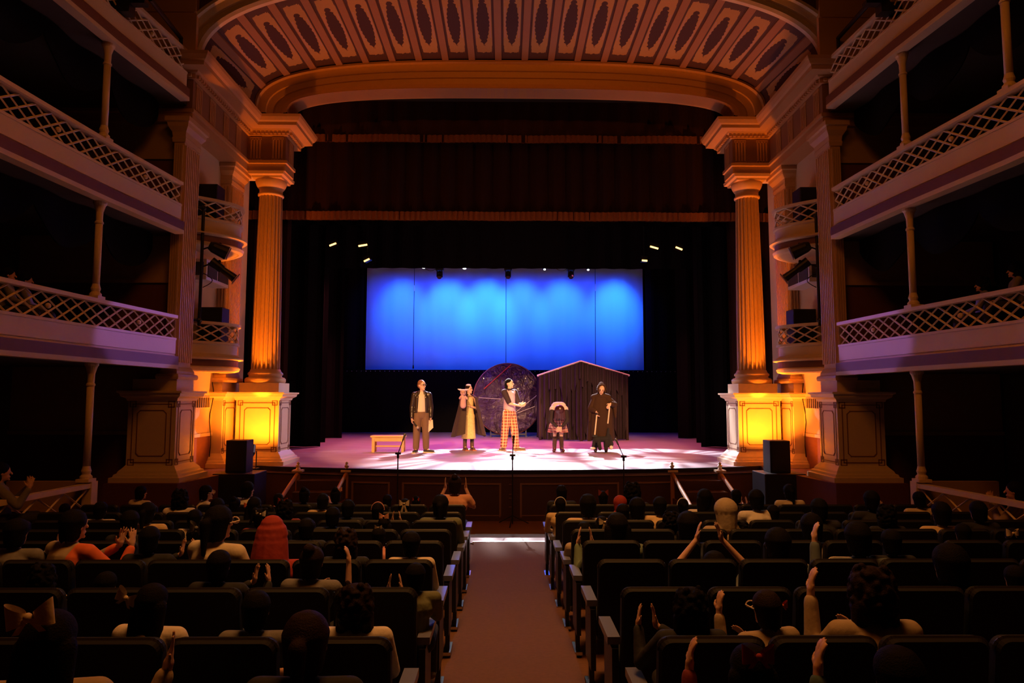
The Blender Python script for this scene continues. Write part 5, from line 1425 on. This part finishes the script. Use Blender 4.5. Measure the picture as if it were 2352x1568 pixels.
for pose in ('lap', 'clap', 'up', 'hug', 'raise', 'side'):
    J, H = seated(pose); k = J['k']; mb = MB(); limb_set(mb, J, k); head(mb, J['hd'], (0, 1, 0), (0, 0, 1), .88)
    for q in H: d, n_, c, sp, sd = H[q]; hand(mb, J['wr'+q], d, n_, .80, sd, c, sp)
    body = remeshed(mb, 'person_body', [SKIN], .0065, 2, .45)
    mb = MB()
    mb.cap(J['pel'], J['belly'], .125, .118, 12); mb.cap(J['belly'], J['chest'], .118, .122, 12); mb.cap(J['chest'], J['nb']-V((0, 0, .02)), .10, .058, 12)
    for q in 'LR': mb.cap(J['nb']-V((0, 0, .035)), J['sh'+q], .052, .058, 12); mb.cap(J['sh'+q], J['el'+q], .056, .046, 12); mb.cap(J['el'+q], J['wr'+q].lerp(J['el'+q], .12), .046, .034, 10)
    mb.cap(J['chest']-V((.06, 0, 0)), J['chest']+V((.06, 0, 0)), .105, .105, 12)
    shirt = remeshed(mb, 'long_sleeve_top', [SKIN], .009, 3, .5)
    mb = MB()
    mb.cap(J['pel'], J['belly'], .125, .118, 12); mb.cap(J['belly'], J['chest'], .118, .122, 12); mb.cap(J['chest'], J['nb']-V((0, 0, .02)), .10, .058, 12)
    for q in 'LR': mb.cap(J['nb']-V((0, 0, .035)), J['sh'+q], .052, .058, 12); mb.cap(J['sh'+q], J['sh'+q].lerp(J['el'+q], .6), .056, .052, 12)
    mb.cap(J['chest']-V((.06, 0, 0)), J['chest']+V((.06, 0, 0)), .105, .105, 12)
    tee = remeshed(mb, 'short_sleeve_top', [SKIN], .009, 3, .5)
    mb = MB(); mb.cap(J['pel']-V((0, 0, .01)), J['pel']+V((0, 0, .03)), .118, .118, 12)
    for q in 'LR': mb.cap(J['pel'], J['hip'+q], .10, .09, 12); mb.cap(J['hip'+q], J['kn'+q], .085, .062, 12); mb.cap(J['kn'+q], J['an'+q], .060, .048, 10)
    tr = remeshed(mb, 'person_trousers', [SKIN], .010, 3, .5)
    mb = MB()
    for q in 'LR': mb.cap(J['an'+q]-V((0, .02, .03)), J['toe'+q], .042, .035, 10)
    sh = remeshed(mb, 'person_shoes', [SKIN], .009, 2, .5)
    AUD[pose] = dict(body=body, long=shirt, tee=tee, trousers=tr, shoes=sh)
C = V((0, 0, .625))
def hairmesh(kind):
    m = MB(); s = .9
    def base(e=0):
        m.ell(C+V((0, -.016, .038)), (.082+e, .090+e, .083+e), 16, 12); m.ell(C+V((0, -.040, -.012)), (.074+e, .058+e, .080+e), 14, 10); m.cap(C+V((-.03, -.035, -.06)), C+V((.03, -.035, -.06)), .042, .042, 8)
        rs = random.Random(kind)
        for i in range(34):
            a = PI*(.93+1.14*i/33)+rs.uniform(-.04, .04); p0 = C+V((.045*math.cos(a), -.016+.05*math.sin(a), .104)); mid = C+V((.077*math.cos(a), -.016+.085*math.sin(a), .045)); lo = C+V((.064*math.cos(a), -.03+.062*math.sin(a), -.055-.03*abs(math.sin(a))+rs.uniform(-.02, .015)))
            m.cap(p0, mid, .006, .008, 6); m.cap(mid, lo, .008, .005, 6)
    if kind == 'short': base(); 
    elif kind == 'curly':
        base(.012); rnd = random.Random(3)
        for i in range(150):
            a = rnd.uniform(0, 2*PI); z = rnd.uniform(-.11, .135); r_ = .085*math.sqrt(max(0, 1-(z/.15)**2))+.010; y = r_*math.sin(a)
            if y > .05: continue
            m.ell(C+V((r_*math.cos(a), y-.02, z)), .017, 8, 6)
        m.cap(C+V((-.06, -.03, -.05)), C+V((-.08, -.03, -.16)), .05, .03, 8); m.cap(C+V((.06, -.03, -.05)), C+V((.08, -.03, -.16)), .05, .03, 8)
    elif kind == 'long':
        base()
        for x in (-.06, -.03, 0, .03, .06): m.cap(C+V((x, -.04, .0)), C+V((x*1.25, -.082, -.25-.02*math.cos(x*60))), .042, .026, 10)
    elif kind == 'pony':
        base(); m.cap(C+V((0, -.10, .03)), C+V((0, -.115, .02)), .026, .03, 8); m.cap(C+V((0, -.12, .02)), C+V((.01, -.135, -.16)), .034, .014, 10)
    elif kind == 'bun':
        base(); m.ell(C+V((0, -.07, .105)), .042, 12, 8)
    elif kind == 'pigtails':
        base()
        for s_ in (-1, 1): m.ell(C+V((s_*.06, -.04, .10)), .034, 10, 8); m.cap(C+V((s_*.06, -.05, .10)), C+V((s_*.10, -.08, -.05)), .03, .015, 8)
    elif kind == 'hood':
        m.ell(C+V((0, -.02, .035)), (.105, .11, .105), 16, 12); m.cap(C+V((0, -.03, 0)), C+V((0, -.05, -.13)), .098, .085, 12); m.cap(C+V((-.04, -.04, -.14)), C+V((.04, -.04, -.14)), .075, .075, 12)
    elif kind == 'tallhood':
        m.cap(C+V((0, -.02, .04)), C+V((0, -.02, .09)), .10, .075, 14); m.cap(C+V((0, -.03, 0)), C+V((0, -.05, -.13)), .105, .12, 12); m.cap(C+V((-.08, -.04, -.19)), C+V((.08, -.04, -.19)), .09, .09, 12)
    return remeshed(m, kind+'_hair', [HAIRB], .007, 2, .6)
HAIR = {k_: hairmesh(k_) for k_ in ('short', 'curly', 'long', 'pony', 'bun', 'pigtails', 'hood', 'tallhood')}
def bowmesh(tails):
    m = MB()
    for s_ in (-1, 1):
        def loop(u, v, s_=s_):
            a = PI*2*u; x = s_*(.012+.060*(.5-.5*math.cos(a))); y = .020*math.sin(a); w = .016+.026*(.5-.5*math.cos(a)); return (x, y, (v-.5)*2*w+.012*(.5-.5*math.cos(a))+.004*math.sin(v*9))
        m.grid(loop, 20, 6)
        if tails: m.grid(lambda u, v, s_=s_: (s_*(.004+.030*v)+(u-.5)*(.018+.016*v), -.012-.004*math.sin(v*5), -.11*v), 3, 6)
        else: m.grid(lambda u, v, s_=s_: (s_*(.006+.035*v)+(u-.5)*.022, -.014, -.045*v), 3, 4)
    m.ell((0, -.012, .004), (.014, .014, .016), 10, 8)
    me = m.mesh('hair_bow', [CREAM], smooth=True); return me
BOW = {True: bowmesh(True), False: bowmesh(False)}
CL = {'black': (.018, .018, .02), 'navy': (.03, .04, .07), 'white': (.78, .70, .58), 'cream': (.70, .58, .40), 'yellow': (.72, .52, .26), 'olive': (.16, .17, .09), 'green': (.14, .19, .12), 'red': (.34, .03, .02), 'orange': (.80, .16, .05), 'teal': (.06, .11, .11), 'slate': (.12, .15, .16), 'beige': (.42, .32, .20), 'grey': (.20, .19, .18), 'maroon': (.25, .04, .04), 'pink': (.70, .30, .24), 'peach': (.85, .42, .26), 'purple': (.10, .05, .12)}
def cm(c, kind='cloth'):
    return mat(c+'_'+kind, CL[c], .85, noise_amt=.12, scale=6, bump=.25, bscale=20)
def striped(c):
    n_ = c+'_striped_track_top'
    if n_ in MATS: return MATS[n_]
    m = mat(n_, CL[c], .8); nt = m.node_tree; b = nt.nodes['Principled BSDF']
    tc = nt.nodes.new('ShaderNodeTexCoord'); sp = nt.nodes.new('ShaderNodeSeparateXYZ'); nt.links.new(tc.outputs['Object'], sp.inputs[0])
    def M(op, a, b2=None):
        q = nt.nodes.new('ShaderNodeMath'); q.operation = op
        for i, v in enumerate((a, b2)):
            if v is None: continue
            if isinstance(v, (int, float)): q.inputs[i].default_value = v
            else: nt.links.new(v, q.inputs[i])
        return q.outputs[0]
    band_ = M('MULTIPLY', M('GREATER_THAN', sp.outputs[1], -.035), M('LESS_THAN', sp.outputs[1], .03))
    st = M('MULTIPLY', M('LESS_THAN', M('FRACT', M('MULTIPLY', sp.outputs[1], 46)), .5), band_); st = M('MULTIPLY', st, M('GREATER_THAN', sp.outputs[2], .46))
    mx = nt.nodes.new('ShaderNodeMix'); mx.data_type = 'RGBA'; nt.links.new(st, mx.inputs['Factor']); mx.inputs['A'].default_value = (*CL[c], 1); mx.inputs['B'].default_value = (.75, .6, .4, 1)
    nt.links.new(mx.outputs['Result'], b.inputs['Base Color']); return m
def dotted():
    m = mat('dotted_black_top', (.02, .018, .02), .8); nt = m.node_tree; b = nt.nodes['Principled BSDF']
    if 'v' in m: return m
    m['v'] = 1
    tc = nt.nodes.new('ShaderNodeTexCoord'); vo = nt.nodes.new('ShaderNodeTexVoronoi'); vo.inputs['Scale'].default_value = 17; vo.inputs['Randomness'].default_value = .25; nt.links.new(tc.outputs['Object'], vo.inputs['Vector'])
    lt = nt.nodes.new('ShaderNodeMath'); lt.operation = 'LESS_THAN'; lt.inputs[1].default_value = .17; nt.links.new(vo.outputs['Distance'], lt.inputs[0])
    mx = nt.nodes.new('ShaderNodeMix'); mx.data_type = 'RGBA'; nt.links.new(lt.outputs[0], mx.inputs['Factor']); mx.inputs['A'].default_value = (.02, .018, .02, 1); mx.inputs['B'].default_value = (.6, .45, .38, 1)
    nt.links.new(mx.outputs['Result'], b.inputs['Base Color']); return m
def twotone():
    m = mat('cream_orange_top', CL['beige'], .85); nt = m.node_tree; b = nt.nodes['Principled BSDF']
    tc = nt.nodes.new('ShaderNodeTexCoord'); sp_ = nt.nodes.new('ShaderNodeSeparateXYZ'); nt.links.new(tc.outputs['Object'], sp_.inputs[0])
    gt = nt.nodes.new('ShaderNodeMath'); gt.operation = 'GREATER_THAN'; gt.inputs[1].default_value = .075; nt.links.new(sp_.outputs[0], gt.inputs[0])
    mx = nt.nodes.new('ShaderNodeMix'); mx.data_type = 'RGBA'; nt.links.new(gt.outputs[0], mx.inputs['Factor']); mx.inputs['A'].default_value = (*CL['beige'], 1); mx.inputs['B'].default_value = (*CL['orange'], 1)
    nt.links.new(mx.outputs['Result'], b.inputs['Base Color']); return m
HAIRM = {'b': HAIRB, 'd': HAIRD}
HW = {'short': 'short', 'curly': 'bushy', 'long': 'long', 'pony': 'ponytailed', 'bun': 'bun of', 'pigtails': 'pigtailed', 'hood': '', 'tallhood': ''}
PEOPLE = []
def spectator(px, py, row, pose='lap', hair='short', hc='b', top='black', sleeve='long', yaw=0, mirror=False, bow=None, band=None, glasses=False, special=None, zs=None, desc=None, yoff=.22, scale=None):
    y = (ROWS[row] if isinstance(row, int) else row)+yoff
    q = P(px, py, y)
    zseat = (TOPZ[row]-.905+.465) if isinstance(row, int) else zs
    s = (q.z-zseat)/.625; s0 = s; s = max(.70, min(1.18, s)) if scale is None else scale
    r = bpy.data.objects.new('person', None); COL.objects.link(r); r.empty_display_size = .1
    r.location = (q.x, y, q.z-.625*s); r.rotation_euler = (0, 0, R(yaw)); r.scale = ((-s if mirror else s), s, s)
    A = AUD[pose]; tm = special or cm(top)
    link(A['body'], 'body', r); link(A['tee' if sleeve == 'tee' else 'long'], 'shirt', r, None, tm)
    link(A['trousers'], 'trousers', r, None, cm('navy', 'denim') if len(PEOPLE) % 2 else cm('black')); link(A['shoes'], 'shoes', r, None, cm('grey'))
    if hair in ('hood', 'tallhood'): ho = link(HAIR[hair], 'hood', r, None, tm)
    else: ho = link(HAIR[hair], 'hair', r, None, HAIRM[hc])
    if bow:
        c, sz, (ox, oy, oz), tails, tilt = bow
        b = link(BOW[tails], 'hair_bow', ho, None, cm(c, 'ribbon')); b.location = C+V((ox, oy, oz)); b.scale = (sz, sz, sz); b.rotation_euler = (0, R(tilt), 0)
    if band:
        m = MB(); m.path([C+V((.086*math.cos(PI*i/12), -.01, .02+.104*math.sin(PI*i/12))) for i in range(13)], .008, 6); me = m.mesh('headband', [SILVER]); link(me, 'headband', ho, None, cm(band, 'band'))
    if glasses:
        m = MB(); m.path([C+V((.072, .09, .012)), C+V((.080, .0, .012))], .004, 5); m.path([C+V((-.072, .09, .012)), C+V((-.080, .0, .012))], .004, 5)
        for s_ in (-1, 1): m.path([C+V((s_*.036+.03*math.cos(a*PI/5), .095, .012+.02*math.sin(a*PI/5))) for a in range(11)], .004, 5)
        link(m.mesh('glasses', [CREAM]), 'glasses', r)
    side = 'left' if q.x < 0 else 'right'
    h = {'hood': 'hood up', 'tallhood': 'pointed hood up', 'short': 'short dark hair', 'curly': 'bushy brown hair', 'long': 'long dark hair', 'pony': 'dark ponytail', 'bun': 'dark bun', 'pigtails': 'dark pigtails'}[hair]
    ex = desc or ((bow[0]+' hair bow') if bow else (band+' headband' if band else top+' top'))
    PEOPLE.append((r, row, side, abs(q.x), h, ex, q.x))
    return r
def bow(c, sz=1.2, off=(0, -.09, .03), tails=False, tilt=0): return (c, sz*.68, off, tails, tilt)
sp = spectator
# ---- left block ----
sp(705, 1478, 0, hair='pony', hc='d', top='black', scale=.93, desc='dark jacket, largest head in view')
sp(118, 1480, 0, pose='side', hair='long', top='beige', bow=bow('cream', 1.5, (-.02, -.10, .12), False, -8), desc='big cream bow', yaw=6)
sp(352, 1388, 1, hair='long', top='white', bow=bow('cream', 1.35, (-.11, -.07, .05), False, 20), desc='cream bow tilted left, white top', yaw=-8)
sp(590, 1402, 1, hair='short', top='grey', sleeve='tee', desc='plain grey shirt')
sp(818, 1392, 1, hair='curly', hc='d', top='white', desc='white collar at right')
sp(245, 1345, 2, hair='short', top='cream', desc='cream top')
sp(100, 1330, 2, hair='curly', top='cream', desc='cream sleeves')
sp(505, 1300, 2, pose='clap', hair='short', top='black', desc='clapping hands raised', yaw=-4)
sp(718, 1292, 2, pose='raise', mirror=True, hair='bun', hc='d', top='grey', sleeve='tee', desc='hand raised at right', yaw=-6)
sp(955, 1325, 2, pose='clap', mirror=True, hair='short', top='olive', desc='olive patterned top, clapping', yaw=0)
sp(345, 1240, 3, pose='clap', hair='short', top='black', desc='open hands beside head')
sp(172, 1208, 3, pose='clap', hair='short', top='orange', special=twotone(), desc='cream top with bright orange side', yaw=-20, scale=1.0)
sp(505, 1203, 3, hair='pony', top='cream', sleeve='tee', bow=bow('grey', 1.2, (-.1, -.08, -.02)), glasses=True, desc='pale shirt and dark grey bow', yaw=-22, scale=1.12)
sp(626, 1242, 3, hair='tallhood', top='red', desc='red', special=cm('red'), scale=1.12)
sp(40, 1225, 3, pose='clap', hair='short', top='grey', desc='hands together')
sp(795, 1248, 3, hair='curly', hc='d', top='black')
sp(945, 1250, 3, hair='short', top='cream', desc='striped cream sleeve', special=None)
sp(60, 1290, 3, hair='short', top='white', desc='white collar')
sp(705, 1215, 4, hair='short', top='black')
sp(870, 1232, 4, hair='short', top='pink', bow=bow('beige', .9, (0, -.05, .11)), desc='beige bow on crown')
sp(300, 1200, 4, hair='short', top='black')
sp(765, 1187, 5, hair='short', top='black', desc='bare neck, black top', sleeve='tee')
sp(883, 1206, 5, hair='long', top='black', bow=bow('peach', 1.35, (0, -.06, .125)), desc='peach bow')
sp(600, 1190, 5, hair='pigtails', top='maroon', bow=bow('white', 1.2, (.02, -.08, .06), True), desc='white ribbon tails')
sp(448, 1192, 5, hair='short', top='white', desc='wide white shoulders')
sp(232, 1172, 6, hair='short', top='white', desc='white shirt beside the rail')
sp(340, 1178, 5, hair='pony', top='yellow', desc='yellow collar')
sp(1012, 1162, 6, hair='pony', top='olive', desc='camouflage olive top', scale=1.05)
sp(655, 1170, 6, pose='lap', hair='curly', top='maroon', bow=bow('red', 1.3, (-.02, -.05, .11)), desc='red bow in bushy hair')
sp(742, 1152, 7, hair='short', top='yellow', desc='yellow pointed collar')
sp(800, 1168, 6, hair='short', top='black', desc='black top')
sp(868, 1174, 6, pose='clap', hair='short', top='black', desc='patterned headscarf', band='pink')
sp(772, 1138, 8, pose='clap', mirror=True, hair='bun', top='black', bow=bow('pink', 1.1, (-.05, -.05, .10)), desc='pink flower and raised hand')
sp(930, 1162, 7, hair='long', top='black', bow=bow('cream', 1.6, (0, -.09, .05), True), desc='large cream bow with tails')
sp(956, 1155, 8, hair='bun', top='black', bow=bow('red', 1.3, (0, -.07, .06)), desc='red bow')
sp(1045, 1114, 8, pose='hug', hair='bun', hc='d', top='peach', sleeve='tee', desc='peach shoulders, both hands raised', scale=1.05)
sp(890, 1150, 8, hair='short', top='black')
sp(640, 1148, 8, hair='short', top='black')
sp(700, 1138, 8, hair='bun', top='black', desc='dark top by the stair rail')
sp(570, 1125, 8, hair='short', top='white', desc='white collar before the stage stair', yaw=-25)
sp(325, 1132, 8, hair='short', top='white', desc='pale shirt under the outer pedestal', yaw=-20, yoff=.5)
sp(475, 1132, 8, hair='short', top='white', desc='silver rimmed glasses', glasses=True, yaw=-50)
sp(415, 1146, 7, hair='curly', top='white', desc='white collar, bushy')
sp(540, 1160, 7, hair='bun', top='black')
sp(500, 1165, 6, hair='short', top='black')
sp(585, 1163, 6, hair='long', top='black', bow=bow('orange', 1.0, (-.06, -.06, .02)), desc='orange flower')
sp(150, 1172, 7, hair='short', top='cream', desc='cream collar by the box rail')
# ---- right block ----
sp(1290, 1132, 8, hair='short', top='black', desc='tall black hair at the aisle')
sp(1287, 1160, 7, hair='short', top='yellow', band='white', desc='shining headband')
sp(1385, 1143, 8, hair='short', top='maroon', bow=bow('maroon', 1.7, (0, -.05, .08)), desc='maroon patterned bow')
sp(1424, 1158, 7, hair='hood', top='red', desc='bright red', special=cm('red'))
sp(1452, 1132, 8, hair='curly', hc='b', top='black', scale=1.05)
sp(1350, 1162, 6, hair='short', top='yellow', desc='yellow jersey', scale=1.1)
sp(1382, 1205, 5, hair='long', top='black', bow=bow('cream', 1.6, (.03, -.09, .05), True), desc='cream ribbon bow')
sp(1417, 1213, 4, pose='clap', mirror=True, hair='long', top='green', desc='green jacket, clapping', scale=1.1)
sp(1342, 1222, 5, hair='short', top='beige', desc='beige sleeve at the aisle', scale=.85)
sp(1463, 1168, 6, hair='short', top='yellow', desc='ribbed yellow top', scale=1.05)
sp(1430, 1178, 6, hair='short', top='black', scale=.85)
sp(1515, 1162, 6, hair='short', top='yellow', desc='pale yellow top')
sp(1568, 1162, 7, hair='pony', top='black', desc='white bead in hair', band='white')
sp(1540, 1198, 5, hair='curly', top='black')
sp(1580, 1210, 4, hair='short', top='navy', desc='navy hooded jacket', scale=1.12)
sp(1618, 1146, 7, hair='long', top='white', desc='off white top', scale=1.05)
sp(1666, 1178, 5, hair='hood', top='beige', desc='beige', special=cm('beige'), scale=1.05)
sp(1735, 1148, 6, hair='short', top='white', desc='white tee shirt', yaw=10)
sp(1690, 1140, 8, pose='clap', hair='short', top='black', desc='raised fingers by the stair rail')
sp(1640, 1303, 3, pose='up', hair='long', hc='b', top='slate', sleeve='tee', desc='both arms clapping overhead', scale=1.0)
sp(1785, 1252, 3, hair='short', top='slate', special=striped('slate'), desc='slate track top with striped shoulders', scale=1.08)
sp(1862, 1212, 4, hair='short', top='grey', desc='grey top', scale=1.05)
sp(1968, 1238, 3, pose='raise', hair='short', top='slate', special=striped('slate'), desc='striped track top, hand at the ear', scale=1.08)
sp(1705, 1222, 5, hair='curly', top='black')
sp(1775, 1178, 6, hair='short', top='yellow', desc='yellow back')
sp(1880, 1170, 5, hair='short', top='black')
sp(1812, 1130, 8, hair='pony', top='cream', desc='cream sleeve under the outer pedestal')
sp(1880, 1200, 5, hair='short', top='cream', desc='cream shoulders', yoff=.3)
sp(2035, 1185, 5, hair='curly', top='black')
sp(2000, 1150, 6, pose='clap', hair='short', top='black', desc='clapping near the pedestal')
sp(2110, 1148, 7, hair='short', top='cream', desc='patterned cream blouse by the rail')
sp(2160, 1180, 5, hair='short', top='yellow', desc='yellow sleeves', scale=1.0)
sp(2245, 1175, 5, hair='short', top='black')
sp(2325, 1235, 4, hair='long', top='black', bow=bow('cream', 1.5, (-.06, -.09, .07)), desc='cream bow at the right edge')
sp(2210, 1225, 4, hair='short', top='yellow', desc='bright yellow shoulders')
sp(2045, 1245, 3, hair='short', top='black')
sp(2180, 1300, 2, hair='short', top='black', special=dotted(), desc='black top with pale dots', scale=1.15)
sp(2000, 1365, 1, pose='raise', hair='curly', hc='d', top='beige', desc='cream sleeve raised', scale=1.0)
sp(1758, 1400, 1, pose='raise', hair='short', hc='d', top='beige', glasses=True, bow=bow('orange', .8, (.08, -.05, .03)), desc='glasses and raised knitted sleeve', yaw=18)
sp(1585, 1400, 1, pose='clap', mirror=True, hair='curly', top='black', desc='fingers raised at left')
sp(1722, 1545, 0, pose='raise', hair='long', top='maroon', bow=bow('red', 1.3, (0, -.10, .10)), desc='red satin bow')
sp(2060, 1560, 0, pose='raise', hair='short', top='teal', desc='teal sleeve and open hand', scale=.95)
sp(2330, 1330, 2, hair='short', top='black')
# people behind the gallery and box rails
for px, py, y, z, nm_, d_ in ((20, 632, 8.5, 3.0, 'left', 'upper'), (60, 645, 8.9, 3.0, 'left', 'upper'), (2330, 622, 8.5, 2.95, 'right', 'upper'), (2255, 655, 9.0, 2.95, 'right', 'upper')):
    r = sp(px, py, y, zs=2.9, hair='curly' if px % 20 else 'short', top='grey', scale=.82, yaw=-60 if nm_ == 'left' else 60, yoff=0)
    PEOPLE.pop(); p_ = {20: 'nearest the left picture edge', 60: 'closer to the iron column', 2330: 'nearest the right picture edge', 2255: 'closer to the iron column'}[px]
    tag(r, f'dim seated person behind the lowest {nm_} gallery rail, {p_}', 'person', 'audience members in the galleries')
for px, py, y, nm_, top in ((4, 1085, 7.9, 'left', 'grey'), (2330, 1128, 7.9, 'right', 'beige')):
    r = sp(px, py, y, zs=.7, hair='short', top=top, pose='clap', scale=1.0, yaw=-50 if nm_ == 'left' else 50, yoff=0); PEOPLE.pop()
    tag(r, f'dim person in {top} top seated behind the {nm_} ground box rail', 'person', 'audience members in the boxes')
# labels: what they wear, then row and place counted from the aisle
from collections import defaultdict
byrow = defaultdict(list)
for p in PEOPLE: byrow[(p[1], p[2])].append(p)
for (row, side), lst in byrow.items():
    lst.sort(key=lambda p: p[3])
    for i, (r, _, _, _, h, ex, x) in enumerate(lst):
        pl = f'{NTH[i]} spectator from aisle' if i else 'spectator nearest aisle'
        tag(r, f'{h}, {ex}: {ORD[row]} row {side}, {pl}', 'person', 'audience members in the stalls')
        if len(r['label'].split()) > 16: r['label'] = f'{ex}: {ORD[row]} row {side}, {pl}'
